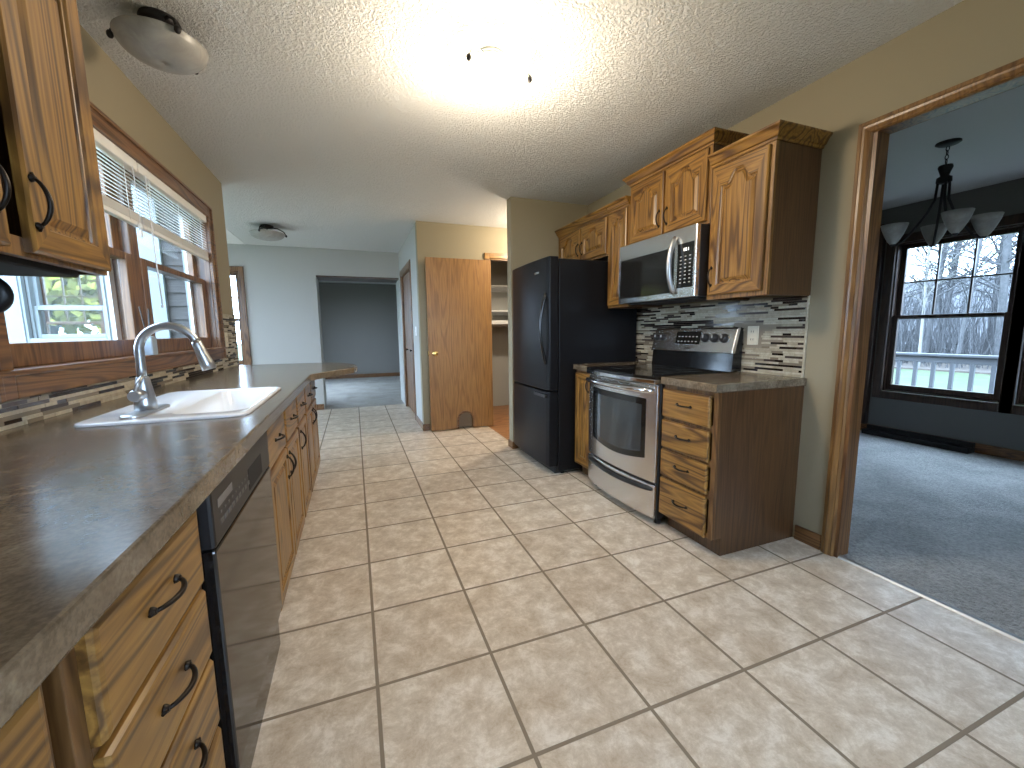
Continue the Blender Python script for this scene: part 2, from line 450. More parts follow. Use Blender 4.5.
# ------------------------------------------------------------------ doorway casing to the dining room
def casing_profile(mb, x_face, sgn, y0, y1, z1, wd, thick=.02, mi=0):
    """Door casing around opening y0..y1 up to z1 on plane x_face; sgn = outward direction"""
    prof = [(0, 0), (0, .3), (.12, .75), (.22, .62), (.45, .9), (.62, .95), (.75, .7), (1, .65), (1, 0)]
    # mitred sweep: legs then head
    path = [((y1, 0), (1, 0)), ((y1, z1), (1, 1)), ((y0, z1), (-1, 1)), ((y0, 0), (-1, 0))]
    n = len(prof); vs = []
    for (py, pz), (dy, dz) in path:
        for u, h in prof: vs.append((x_face + sgn * h * thick, py + dy * u * wd, pz + dz * u * wd))
    fs = []
    for i in range(3):
        for k in range(n - 1): fs.append((i * n + k, i * n + k + 1, (i + 1) * n + k + 1, (i + 1) * n + k))
    fs.append(tuple(range(n))); fs.append(tuple(range(3 * n, 4 * n)))
    mb.add(vs, fs, mi)
for nm, xx, sg in (('trim_doorway_casing', XR, -1), ('trim_dining_casing', 2.375, 1)):
    t = MB(); casing_profile(t, xx, sg, -2.75, -.85, 2.09, .058, .024); struct(nm, t, 'casing')
struct('trim_doorway_jamb', MB().box(XR - .004, 2.379, -.85, -.868, 0, 2.09).box(XR - .004, 2.379, -2.768, -2.75, 0, 2.09).box(XR - .004, 2.379, -2.75, -.85, 2.09, 2.108), 'trim_z')
struct('trim_passage', MB().box(-.516, -.50, 4.874, 5.384, 0, 2.075), 'pale')
struct('trim_passage_soffit', MB().box(-.51, .72, 4.90, 5.38, 2.045, 2.07), 'dark_trim')

# ------------------------------------------------------------------ windows
def sash(parent, ax, plane, th, a0, a1, z0, z1, st, rail_b, rail_t, mat, cols=1, rows=1, mw=.016, glass_name='pane'):
    """sash frame in plane (ax=0: x const, spanning y; ax=1: y const, spanning x) + its pane as a sub-part"""
    mb = MB()
    def bx(u0, u1, w0, w1, t=th):
        if ax == 0: mb.box(plane - t / 2, plane + t / 2, u0, u1, w0, w1)
        else: mb.box(u0, u1, plane - t / 2, plane + t / 2, w0, w1)
    bx(a0, a0 + st, z0, z1); bx(a1 - st, a1, z0, z1); bx(a0 + st, a1 - st, z0, z0 + rail_b); bx(a0 + st, a1 - st, z1 - rail_t, z1)
    for i in range(1, cols):
        u = a0 + st + (a1 - a0 - 2 * st) * i / cols; bx(u - mw / 2, u + mw / 2, z0 + rail_b, z1 - rail_t, th * .6)
    for i in range(1, rows):
        q = z0 + rail_b + (z1 - z0 - rail_b - rail_t) * i / rows; bx(a0 + st, a1 - st, q - mw / 2, q + mw / 2, th * .6)
    s = mb.build('sash', mat, parent, .003)
    g = MB(); e = .002
    if ax == 0: g.box(plane - e, plane + e, a0 + st - .004, a1 - st + .004, z0 + rail_b - .004, z1 - rail_t + .004)
    else: g.box(a0 + st - .004, a1 - st + .004, plane - e, plane + e, z0 + rail_b - .004, z1 - rail_t + .004)
    g.build(glass_name, 'glass', s)
    return s

# window over the sink
W1 = thing('window_1', None, None, (XL, .56, 1.06), kind='structure')
mb = MB()
for (a, b, c, d) in ((-.555, -.475, 1.01, 2.145), (1.605, 1.69, 1.01, 2.145), (-.475, 1.605, 2.062, 2.145), (-.475, 1.605, 1.01, 1.085)):
    mb.box(XL - .002, XL + .022, a, b, c, d)
for (a, b, c, d) in ((-.555, -.535, 1.01, 2.145), (1.668, 1.69, 1.01, 2.145), (-.555, 1.69, 2.125, 2.145)):
    mb.box(XL + .022, XL + .03, a, b, c, d)
mb.build('casing', 'trim_y', W1, .004)
MB().box(XL - .06, XL + .034, -.565, 1.70, 1.080, 1.098).build('stool', 'trim_y', W1, .005)
MB().box(-1.137, XL - .002, -.49, -.472, 1.06, 2.085).box(-1.137, XL - .002, 1.602, 1.62, 1.06, 2.085).box(-1.137, XL - .002, -.472, 1.602, 2.062, 2.085).box(-1.137, -1.05, -.472, 1.602, 1.06, 1.098).build('jamb', 'trim_z', W1)
MB().box(-1.125, -1.030, .515, .605, 1.098, 2.062).build('mullion', 'trim_z', W1, .004)
for a0, a1 in ((-.472, .515), (.605, 1.602)):
    sash(W1, 0, -1.045, .035, a0, a1, 1.098, 1.60, .068, .078, .034, 'trim_z')
    sash(W1, 0, -1.090, .035, a0, a1, 1.572, 2.062, .06, .034, .045, 'trim_z')
    MB().box(-1.125, -1.110, a0, a0 + .045, 1.098, 2.062).box(-1.125, -1.110, a1 - .045, a1, 1.098, 2.062).build('white_track', 'white', W1)

# blinds
def blind(y0, y1, label):
    B = thing('window_blind', label, 'blind', (-1.0, (y0 + y1) / 2, 2.06), 'white slatted blinds over the sink')
    MB().box(-1.022, -.977, y0, y1, 2.012, 2.06).build('headrail', 'blind', B, .004)
    mb = MB()
    for i in range(11):
        z = 1.998 - i * .0178
        mb.prism([(-1.011, z + .0052), (-1.0, z + .0018), (-.988, z - .0052), (-.988, z - .0038), (-1.0, z + .0032), (-1.011, z + .0066)], 1, y0 + .006, y1 - .006)
    for i in range(14):
        z = 1.800 - i * .0029
        mb.box(-1.011, -.986, y0 + .006, y1 - .006, z, z + .0016)
    mb.build('slats', 'blind', B)
    MB().box(-1.012, -.985, y0 + .004, y1 - .004, 1.738, 1.760).build('bottom_rail', 'blind', B, .003)
    for k in (.12, .5, .88):
        y = y0 + (y1 - y0) * k
        MB().tube([(-.985, y, 2.012), (-.984, y, 1.75)], .0016, 5).build('ladder_cord', 'blind', B)
    return B
b1 = blind(-.465, .553, 'white slatted blind raised high on the window half nearer the wall cabinet')
b2 = blind(.567, 1.597, 'white slatted blind raised high on the window half above the faucet spout')
MB().tube([(-.976, .63, 2.02), (-.974, .635, 1.60), (-.970, .64, 1.36)], .0035, 6).ball((-.970, .64, 1.35), .008, 8).build('pull_cord', 'white', b2)
mb = MB()
for z in (1.70, 1.735): mb.ball((-.974, .50, z), .016, 8, 0, (.5, .8, 1.2))
mb.tube([(-.976, .50, 2.02), (-.974, .50, 1.70)], .002, 5); mb.build('pull_cord', 'white', b1)

# window in the nook front wall, seen through the sink window
W2 = thing('window_2', None, None, (-2.03, 2.0, 1.18), kind='structure')
mb = MB()
for x0, x1, z0, z1 in ((-2.46, -2.25, -.3, 2.3), (-1.80, -1.60, -.3, 2.3), (-2.25, -1.80, 1.0, 1.18), (-2.25, -1.80, 2.1, 2.3), (-1.265, -1.137, -.3, H), (-1.57, -1.405, -.3, H)):
    mb.box(x0, x1, 1.975, 2.012, z0, z1)
mb.box(-2.275, -2.265, 1.965, 1.98, -.3, 2.3).box(-1.785, -1.775, 1.965, 1.98, -.3, 2.3).box(-1.70, -1.69, 1.965, 1.98, -.3, 2.3)
mb.build('casing', 'white_out', W2, .003)
sash(W2, 1, 2.06, .04, -2.25, -1.80, 1.18, 1.42, .035, .03, .03, 'white_out')
sash(W2, 1, 2.09, .04, -2.25, -1.80, 1.40, 2.10, .035, .03, .03, 'white_out')
MB().box(-2.25, -2.235, 2.02, 2.15, 1.18, 2.1).box(-1.815, -1.80, 2.02, 2.15, 1.18, 2.1).box(-2.25, -1.8, 2.02, 2.15, 1.165, 1.18).build('jamb', 'white_out', W2)

# nook far-wall windows
def wood_window(name, ax, plane, out, a0, a1, z0, z1, zm, cw, mat, cols, rows, th=.13):
    """double-hung window with wooden casing; out = +1/-1 direction of outdoors along the axis"""
    c = (plane, (a0 + a1) / 2, z0) if ax == 0 else ((a0 + a1) / 2, plane, z0)
    W = thing(name, None, None, c, kind='structure')
    mb = MB()
    def bx(m, u0, u1, d0, d1, w0, w1):
        if ax == 0: m.box(d0, d1, u0, u1, w0, w1)
        else: m.box(u0, u1, d0, d1, w0, w1)
    f0, f1 = plane - out * .022, plane
    bx(mb, a0 - cw, a0, f0, f1, z0 - cw, z1 + cw); bx(mb, a1, a1 + cw, f0, f1, z0 - cw, z1 + cw)
    bx(mb, a0, a1, f0, f1, z1, z1 + cw); bx(mb, a0, a1, f0, f1, z0 - cw, z0)
    mb.build('casing', mat, W, .004)
    mb = MB(); d1 = plane + out * th
    bx(mb, a0, a0 + .014, plane, d1, z0, z1); bx(mb, a1 - .014, a1, plane, d1, z0, z1); bx(mb, a0, a1, plane, d1, z1 - .014, z1); bx(mb, a0, a1, plane, d1, z0, z0 + .014)
    mb.build('jamb', mat, W)
    sash(W, ax, plane + out * .045, .035, a0 + .014, a1 - .014, z0 + .014, zm + .02, .045, .06, .03, mat)
    sash(W, ax, plane + out * .085, .035, a0 + .014, a1 - .014, zm - .02, z1 - .014, .045, .03, .045, mat, cols, rows)
    return W
wood_window('window_3', 1, 4.878, 1, -2.32, -1.50, .74, 2.09, 1.40, .062, 'trim_z', 3, 2)
wood_window('window_4', 1, 4.878, 1, -3.71, -3.07, .92, 2.09, 1.36, .062, 'trim_z', 3, 2)
# dining windows
wood_window('window_5', 0, XD, 1, -.285, .615, .50, 2.075, 1.30, .085, 'dark_trim', 3, 2, .15)
wood_window('window_6', 0, XD, 1, -1.27, -.375, .50, 2.075, 1.30, .085, 'dark_trim', 3, 2, .15)
struct('trim_dining_corner', MB().box(XD - .06, XD, .72, .80, .10, 2.30), 'dark_trim', .004)
tag(MB().box(XD - .14, XD - .016, -.175, .70, .006, .055).box(XD - .055, XD - .016, -.175, .70, .055, .10).build('floor_vent', 'black_matte', None, .006),
    'long dark low heat vent on the dining floor under the window', 'vent')

# ------------------------------------------------------------------ doors
D1 = thing('door_1', None, None, (1.585, 2.74, 0), kind='structure')
x0, x1, y0, y1, z0, z1 = .80, 1.582, 2.712, 2.747, .012, 2.045
px = (1.135, 1.315); pc = 1.225
# slab with the arched pet opening cut out of its foot
mb = MB(); outl = [(x0, z0), (px[0], z0), (px[0], z0 + .11)]
for i in range(9):
    a = math.pi - math.pi * i / 8; outl.append((pc + .09 * math.cos(a), z0 + .11 + .09 * math.sin(a)))
outl += [(px[1], z0), (x1, z0), (x1, z1), (x0, z1)]
mb.prism(outl, 1, y0, y1); mb.build('door_slab', 'flush_door', D1)
fl = MB(); ring_o = [(px[0] - .018, z0 + .004)]; ring_i = [(px[0] + .002, z0 + .004)]
for i in range(13):
    a = math.pi - math.pi * i / 12
    ring_o.append((pc + .108 * math.cos(a), z0 + .11 + .108 * math.sin(a))); ring_i.append((pc + .088 * math.cos(a), z0 + .11 + .088 * math.sin(a)))
ring_o.append((px[1] + .018, z0 + .004)); ring_i.append((px[1] - .002, z0 + .004))
for i in range(len(ring_o) - 1):
    q = [ring_o[i], ring_o[i + 1], ring_i[i + 1], ring_i[i]]
    fl.prism(q, 1, y0 - .012, y0)
pf = fl.build('pet_flap_frame', 'trim_x', D1)
inner = [(px[0] + .004, z0 + .02)] + [(pc + .086 * math.cos(math.pi - math.pi * i / 12), z0 + .11 + .086 * math.sin(math.pi - math.pi * i / 12)) for i in range(13)] + [(px[1] - .004, z0 + .02)]
MB().prism(inner, 1, y0 + .012, y0 + .018).build('pet_flap', plain('smoky_flap', (.13, .095, .06), .3), pf)
kb = MB().lathe([(.001, 0), (.030, 0), (.030, -.006), (.012, -.010), (.010, -.030), (.022, -.038), (.029, -.050), (.026, -.062), (.012, -.068), (.001, -.069)], (.872, y0, .945), 1, 20)
kb.lathe([(.001, 0), (.027, 0), (.027, .006), (.012, .010), (.010, .028), (.024, .036), (.028, .05), (.02, .062), (.001, .064)], (.868, y1, .945), 1, 20)
kb.build('door_knob', 'brass', D1)
MB().box(.796, .80, 2.718, 2.741, .915, .975).build('latch_plate', 'brass', D1)
for z in (.2, 1.0, 1.8): MB().tube([(1.588, 2.752, z), (1.588, 2.752, z + .09)], .006, 8).build('hinge', 'brass', D1)
mb = MB()
mb.box(1.537, 1.597, 2.811, 2.833, 0, 2.15).box(2.32, 2.38, 2.811, 2.833, 0, 2.15).box(1.597, 2.32, 2.811, 2.833, 2.09, 2.15)
struct('trim_pantry_casing', mb, 'oak_x', .004)
struct('trim_pantry_jamb', MB().box(1.597, 1.612, 2.833, 2.95, 0, 2.09).box(2.305, 2.32, 2.833, 2.95, 0, 2.09).box(1.612, 2.305, 2.833, 2.95, 2.075, 2.09), 'oak_x')

D2 = thing('door_2', None, None, (.75, 4.07, 0), kind='structure')
ys = [3.556 + i * .2570 for i in range(5)]
for i in range(4):
    lf = MB().box(.752, .782, ys[i] + .003, ys[i + 1] - .003, .015, 2.04).build('door_leaf', 'trim_z', D2, .003)
    if i in (1, 2):
        yk = ys[1] + .03 if i == 1 else ys[3] - .03
        MB().lathe([(.001, 0), (.008, 0), (.008, -.012), (.016, -.018), (.016, -.026), (.001, -.03)], (.752, yk, .935), 0, 12).build('door_knob', 'bronze', lf)
mb = MB(); casing_profile(mb, .73, -1, 3.55, 4.59, 2.05, .085, .018)
struct('trim_closet_casing', mb, 'trim_z')
struct('trim_closet_jamb', MB().box(.73, .85, 3.55, 3.556, 0, 2.06).box(.73, .85, 4.584, 4.59, 0, 2.06).box(.73, .85, 3.556, 4.584, 2.045, 2.06), 'trim_z')
sp = thing('light_switch', 'white light switch plate on the pale wall just before the folding closet doors', 'switch', (.73, 3.18, 1.2))
MB().box(.724, .73, 3.145, 3.215, 1.15, 1.265).build('plate', 'white', sp, .002)
MB().box(.714, .724, 3.174, 3.186, 1.198, 1.218).build('toggle', 'white', sp, .002)

# pantry shelves
for z, y0, lip, lab in ((1.86, 3.62, .02, 'topmost white shelf board inside the open pantry'), (1.50, 3.62, .02, 'middle white shelf board inside the open pantry'),
                   (1.35, 3.45, .055, 'lowest and thickest white shelf board inside the open pantry')):
    s = tag(MB().box(1.30, 2.75, y0, 4.05, z - lip, z).box(1.30, 2.75, 4.02, 4.05, z - lip - .04, z - lip).build('pantry_shelf', 'white', None, .003), lab, 'shelf', 'white pantry shelves')

# ------------------------------------------------------------------ backsplash mosaics
def mosaic(name, x, sgn, y0, y1, z0, z1, holes, extra=None, row=.0128):
    random.seed(int(abs(y0) * 100) + 3)
    mb = MB(); g = .0014
    areas = [(y0, y1, z0, z1)] if extra is None else extra
    zmin = min(a[2] for a in areas); zmax = max(a[3] for a in areas)
    for (a, b, c, d) in areas: mb.box(x, x + sgn * .006, a, b, c, d, 0)
    z = zmin + .001
    while z + row < zmax + .004:
        ya, yb = min(a[0] for a in areas), max(a[1] for a in areas)
        y = ya - random.random() * .1
        while y < yb:
            k = random.random()
            mi = 3 if k < .22 else 4 if k < .33 else 2 if k < .48 else 5 if k < .70 else 1
            ln = random.choice((.05, .07, .1, .14, .18, .2)) if mi not in (1, 5) else random.choice((.06, .09, .12, .16))
            e = y + ln
            for (a, b, c, d) in areas:
                p, q_ = max(y + g / 2, a), min(e - g / 2, b)
                u, v = max(z, c), min(z + row - g, d)
                if q_ - p > .004 and v - u > .003:
                    if not any(p < h[1] and q_ > h[0] and u < h[3] and v > h[2] for h in holes):
                        mb.box(x + sgn * .006, x + sgn * (.0085 + random.random() * .0012), p, q_, u, v, mi)
            y = e
        z += row
    o = mb.build(name, ['grout', 'stone', 'beige_glass', 'dark_glass', 'umber_glass', 'stone_b']); o['kind'] = 'structure'
    return o
mosaic('wall_left_backsplash', XL, 1, 0, 0, 0, 0, [(1.765, 1.845, 1.09, 1.215)], [(-2.6, 2.135, CT, 1.01), (1.69, 2.135, 1.01, 1.365), (-2.6, -.565, 1.01, 1.36)])
mosaic('wall_right_backsplash', XR, -1, -.612, 1.0, CT, 1.372, [(-.345, -.255, 1.085, 1.225)])
struct('trim_backsplash_edge', MB().box(XR - .011, XR, -.622, -.612, CT, 1.372), 'stone', .002)
def outlet(x, sgn, yc, zc, label):
    o = thing('wall_outlet', label, 'outlet', (x, yc, zc))
    X = x + sgn * .009
    MB().box(x, X + sgn * .005, yc - .036, yc + .036, zc - .058, zc + .058).build('plate', 'ivory', o, .003)
    for dz in (-.024, .024):
        r = MB().box(X + sgn * .005, X + sgn * .0075, yc - .017, yc + .017, zc + dz - .014, zc + dz + .014).build('receptacle', 'ivory', o, .003)
        MB().box(X + sgn * .0075, X + sgn * .0080, yc - .009, yc - .006, zc + dz - .006, zc + dz + .006).box(X + sgn * .0075, X + sgn * .0080, yc + .006, yc + .009, zc + dz - .006, zc + dz + .006).build('slot', 'black', r)
outlet(XR, -1, -.30, 1.155, 'ivory double outlet on the mosaic beside the stove backguard')
outlet(XL, 1, 1.805, 1.152, 'ivory outlet on the mosaic strip between sink window and wall end')

# ------------------------------------------------------------------ cabinets
def pull(parent, c, axis, out, L=.096, mat='bronze'):
    """arched pull: c on the face, axis = length direction, out = outward normal"""
    c, axis, out = Vector(c), Vector(axis), Vector(out)
    mb = MB(); pts, rs = [], []
    for i in range(13):
        t = i / 12; pts.append(c + axis * (L * (t - .5)) + out * (.006 + .020 * math.sin(math.pi * t) ** .7)); rs.append(.0036 + .0014 * math.sin(math.pi * t))
    mb.tube(pts, rs, 8)
    for s_ in (-.5, .5):
        p = c + axis * (L * s_)
        mb.tube([p, p + out * .003, p + out * .009], [.0085, .008, .0045], 8)
        q = p + axis * (.012 * (1 if s_ > 0 else -1))
        mb.tube([p + out * .004, q + out * .003], [.006, .0025], 6)
    return mb.build('handle', mat, parent)

def panel_door(parent, face, sgn, y0, y1, z0, z1, arch=True, th=.019, st=.055, name='door'):
    """raised-panel door; face = x of the carcass front, door stands sgn*th proud of it"""
    wd, ht = y1 - y0, z1 - z0
    rise = min(.062, .20 * wd) if arch else 0
    nb, ns, nt = 8, 6, 36
    def outline(inset_, top_in, rise_):
        a0, a1 = y0 + inset_, y1 - inset_; b0, b1 = z0 + inset_, z1 - top_in
        L = []
        for i in range(nb): L.append((a0 + (a1 - a0) * i / nb, b0))
        for i in range(ns): L.append((a1, b0 + (b1 - rise_ - b0) * i / ns))
        for i in range(nt):
            t = i / nt; y = a1 + (a0 - a1) * t; s_ = abs(2 * t - 1)
            L.append((y, b1 - rise_ + rise_ * (1 - sstep(.20, .66, s_)) * (1.0 - .10 * (s_ < .18) * 0)))
        for i in range(ns): L.append((a0, b1 - rise_ + (b0 - b1 + rise_) * i / ns))
        return L
    def rect(inset_):
        return outline(inset_, inset_, 0)
    def P(L, d): return [(face + sgn * d, y, z) for y, z in L]
    tin = st * .8
    loops = [P(rect(0), 0), P(rect(0), th - .005), P(rect(.006), th), P(outline(st, tin, rise), th),
             P(outline(st + .004, tin + .004, rise), th - .006), P(outline(st + .008, tin + .008, rise), th - .007), P(outline(st + .010, tin + .010, rise), th - .0125), P(outline(st + .016, tin + .016, rise), th - .0125),
             P(outline(st + .034, tin + .032, rise), th - .002)]
    def mif(i, k):
        if i >= 4: return 0
        if k < nb or nb + ns <= k < nb + ns + nt: return 1
        return 0
    mb = MB(); mb.loops(loops, mif=mif)
    # back
    o = len(mb.v); mb.v += P(rect(0), 0); mb.f.append(list(range(o, o + len(loops[0])))[::-1]); mb.mi.append(0); mb.sm.append(False)
    return mb.build(name, ['oak_z', 'oak_y'], parent)

def slab_front(parent, face, sgn, y0, y1, z0, z1, th=.019, name='drawer'):
    def P(i_, d): return [(face + sgn * d, y, z) for y, z in ((y0 + i_, z0 + i_), (y1 - i_, z0 + i_), (y1 - i_, z1 - i_), (y0 + i_, z1 - i_))]
    mb = MB(); mb.loops([P(0, 0), P(0, th - .008), P(.004, th - .002), P(.012, th)])
    o = len(mb.v); mb.v += P(0, 0); mb.f.append([o + 3, o + 2, o + 1, o]); mb.mi.append(0); mb.sm.append(False)
    return mb.build(name, 'oak_y', parent)

def crown(mb, xb, xf, sgn, y0, y1, zb, h=.064, pr=.045, ends=(1, 1)):
    """crown moulding on a wall cabinet: carcass front at xf (outward sgn), wall at xb"""
    prof = [(0, 0), (.006, .0), (.010, .012), (.018, .016), (.024, .028), (.034, .044), (pr - .004, .050), (pr, .054), (pr, h)]
    n = len(prof)
    e0, e1 = ends
    path = []
    if e0: path.append(lambda u: (xb, y0 - u))
    path.append(lambda u: (xf + sgn * u, y0 - u * e0)); path.append(lambda u: (xf + sgn * u, y1 + u * e1))
    if e1: path.append(lambda u: (xb, y1 + u))
    vs = []
    for P in path:
        for u, z in prof: x, y = P(u); vs.append((x, y, zb + z))
    fs = []
    for i in range(len(path) - 1):
        for k in range(n - 1): fs.append((i * n + k, i * n + k + 1, (i + 1) * n + k + 1, (i + 1) * n + k))
    mb.add(vs, fs)
    for i, e_, yy in ((0, e0, y0), (len(path) - 1, e1, y1)):
        if not e_: mb.add([vs[i * n + k] for k in range(n)] + [(xb, yy, zb + h), (xb, yy, zb)], [tuple(range(n + 2))])
    # flat lid
    lid = [vs[i * n + n - 1] for i in range(len(path))]
    if not e0: lid = [(xb, y0, zb + h)] + lid
    if not e1: lid = lid + [(xb, y1, zb + h)]
    mb.add(lid, [tuple(range(len(lid)))])

def wall_cab(label, xb, xf, y0, y1, z0, z1, doors, ends, group='oak wall cabinets', hpos='bottom', dz=(.025, .012), mid=True):
    """doors: list of (ya, yb, handle_y or None, za)"""
    sgn = -1 if xf < xb else 1
    c = thing('wall_cabinet', label, 'cabinet', ((xb + xf) / 2, (y0 + y1) / 2, z0), group)
    mb = MB(); e = .001
    mb.box(xb, xf - sgn * .02, y0 + e, y0 + .018, z0 + .0, z1, 1).box(xb, xf - sgn * .02, y1 - .018, y1 - e, z0, z1, 1)
    mb.box(xb, xf - sgn * .02, y0 + .018, y1 - .018, z0 + .018, z0 + .034, 1).box(xb, xf - sgn * .02, y0 + .018, y1 - .018, z1 - .016, z1, 1)
    mb.box(xb, xb + sgn * .006, y0 + .018, y1 - .018, z0 + .034, z1 - .016, 1)
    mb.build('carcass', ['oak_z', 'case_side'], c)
    mb = MB(); a, b = xf - sgn * .02, xf
    mb.box(a, b, y0 + e, y0 + .04, z0, z1).box(a, b, y1 - .04, y1 - e, z0, z1).box(a, b, y0 + .04, y1 - .04, z0, z0 + .04).box(a, b, y0 + .04, y1 - .04, z1 - .045, z1)
    for i in range(len(doors) - 1 if mid else 0):
        m = (doors[i][1] + doors[i + 1][0]) / 2; mb.box(a, b, m - .02, m + .02, z0 + .04, z1 - .045)
    mb.build('face_frame', 'frame_wall', c, .0015)
    mb = MB(); crown(mb, xb, xf, sgn, y0 + (0 if ends[0] else e), y1 - (0 if ends[1] else e), z1, ends=ends); mb.build('crown_moulding', 'oak_y', c)
    for (ya, yb, hy, za) in doors:
        d = panel_door(c, xf, sgn, ya, yb, za, z1 - dz[1])
        if hy is not None:
            pull(d, (xf + sgn * .019, hy, za + .105), (0, 0, 1), (sgn, 0, 0))
    return c
FX = 1.965
wall_cab('oak wall cabinet with one arched door at the end of the row, by the doorway', XR - .001, FX, -.622, -.236, 1.368, 2.108,
         [(-.598, -.258, -.281, 1.392)], (1, 0))
wall_cab('oak two-door wall cabinet raised higher than its neighbours, above the microwave', XR - .001, FX, -.234, .520, 1.81, 2.243,
         [(-.212, .132, .107, 1.828), (.152, .500, .180, 1.828)], (1, 1))
wall_cab('tall narrow oak wall cabinet squeezed between microwave and refrigerator', XR - .001, FX, .522, .789, 1.375, 2.118,
         [(.545, .775, None, 1.392)], (0, 0))
wall_cab('low oak two-door wall cabinet above the black refrigerator', XR - .001, FX, .791, 1.678, 1.80, 2.118,
         [(.812, 1.212, 1.188, 1.818), (1.232, 1.632, 1.256, 1.818)], (0, 0))
LX = -.64
uc = wall_cab('oak wall cabinet with arched raised-panel doors beside the sink window', XL + .001, LX, -1.40, -.655, 1.362, 2.125,
         [(-1.382, -1.030, -1.070, 1.372), (-.968, -.672, -.952, 1.372)], (1, 1), mid=False)
MB().box(XL + .03, LX - .04, -1.36, -.70, 1.350, 1.379).build('underside_shade', 'black_matte', uc, .004)  # black sheet standing in for shade in the recessed cabinet bottom
bf = thing('under_cabinet_holder', 'black round holder hanging under the wall cabinet by the sink window', 'holder', (-.80, -.80, 1.37))
MB().lathe([(.001, -.012), (.034, -.011), (.046, -.004), (.048, .004), (.042, .012), (.02, .017), (.001, .018)], (-.815, -.79, 1.297), 1, 28).build('disc', 'black', bf)
MB().box(-.83, -.80, -.820, -.802, 1.297, 1.349).box(-.84, -.79, -.845, -.785, 1.344, 1.3495).build('bracket', 'black', bf, .003)

def base_cab(label, face, sgn, xb, y0, y1, fronts, kick=.065, group='oak base cabinets', top=.882, sides=(1, 1), open_top=None):
    c = thing('base_cabinet', label, 'cabinet', ((xb + face) / 2, (y0 + y1) / 2, 0), group)
    e = .001; a = face - sgn * .02
    mb = MB(); kx = face - sgn * kick
    for yy in ((y0 + e, y0 + .017), (y1 - .017, y1 - e)):
        pl = [(xb, 0), (kx, 0), (kx, .1), (a, .1), (a, top), (xb, top)]
        mb.prism(pl, 1, yy[0], yy[1], 1)
    mb.box(xb, a, y0 + .017, y1 - .017, .1, .116, 1).box(xb, xb + sgn * .006, y0 + .017, y1 - .017, .116, top, 1)
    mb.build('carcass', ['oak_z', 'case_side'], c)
    MB().box(kx - sgn * .012, kx, y0 + .017, y1 - .017, 0, .1).build('toe_kick', 'case_side', c)
    mb = MB()
    mb.box(a, face, y0 + e, y0 + .03, .1, top).box(a, face, y1 - .03, y1 - e, .1, top).box(a, face, y0 + .03, y1 - .03, .1, .125).box(a, face, y0 + .03, y1 - .03, top - .03, top)
    cuts = sorted({(round(f_[1], 3)) for f_ in fronts if f_[0] in ('drawer', 'false')})
    for q_ in sorted({round(f_[3], 3) for f_ in fronts}):
        if q_ > .14: mb.box(a, face, y0 + .03, y1 - .03, q_ - .028, q_ + .01)
    mids = sorted({round(f_[1], 3) for f_ in fronts})
    for m in mids:
        if m > y0 + .08: mb.box(a, face, m - .035, m + .02, .125, top - .03)
    mb.build('face_frame', 'frame', c, .0015)
    for (k, ya, yb, za, zb, hy) in fronts:
        if k == 'door':
            d = panel_door(c, face, sgn, ya, yb, za, zb, arch=False, st=.05)
            if hy is not None: pull(d, (face + sgn * .019, hy, zb - .085), (0, 0, 1), (sgn, 0, 0))
        else:
            d = slab_front(c, face, sgn, ya, yb, za, zb)
            pull(d, (face + sgn * .019, (ya + yb) / 2 if hy is None else hy, (za + zb) / 2 + .006), (0, 1, 0), (sgn, 0, 0))
    return c
# right run
base_cab('oak four-drawer base cabinet between stove and doorway', 1.675, -1, XR - .001, -.629, -.240,
         [('drawer', -.588, -.245, .694, .858, None), ('drawer', -.588, -.245, .512, .674, None), ('drawer', -.588, -.245, .340, .495, None), ('drawer', -.588, -.245, .098, .322, None)])
base_cab('narrow oak base cabinet filling the gap between stove and refrigerator', 1.675, -1, XR - .001, .530, .790,
         [('door', .545, .776, .107, .858, .568)])
# left run
FL = -.354
base_cab('oak drawer base cabinet standing before the dishwasher, three bar pulls in view', FL, 1, XL + .001, -1.556, -1.118,
         [('drawer', -1.527, -1.150, .672, .838, None), ('drawer', -1.527, -1.150, .507, .655, None), ('drawer', -1.527, -1.150, .340, .490, None), ('drawer', -1.527, -1.150, .107, .323, None)])
base_cab('oak base cabinet nearest the camera, cut off by the frame', FL, 1, XL + .001, -2.30, -1.583,
         [('drawer', -2.27, -1.612, .672, .838, None), ('door', -2.27, -1.945, .107, .655, None), ('door', -1.935, -1.612, .107, .655, None)])
struct('trim_gap_shade', MB().box(XL + .002, FL - .06, -1.582, -1.557, .1, .88), 'hollow')  # dark strip painted where the gap shows only shade
base_cab('oak sink base cabinet with paired doors, just beyond the dishwasher', FL, 1, XL + .001, -.452, .440,
         [('drawer', -.430, -.010, .676, .840, None), ('drawer', .030, .422, .676, .840, None), ('door', -.430, .000, .107, .660, -.030), ('door', .012, .422, .107, .660, .042)])
base_cab('oak base cabinet of one drawer over one door beyond the sink cabinet', FL, 1, XL + .001, .442, .858,
         [('drawer', .462, .838, .676, .840, None), ('door', .462, .838, .107, .660, .500)])
base_cab('oak base cabinet with two drawers over paired doors, last under the bar end', FL, 1, XL + .001, .860, 1.640,
         [('drawer', .880, 1.235, .676, .840, None), ('drawer', 1.265, 1.620, .676, .840, None), ('door', .880, 1.243, .107, .660, 1.215), ('door', 1.257, 1.620, .107, .660, 1.285)])

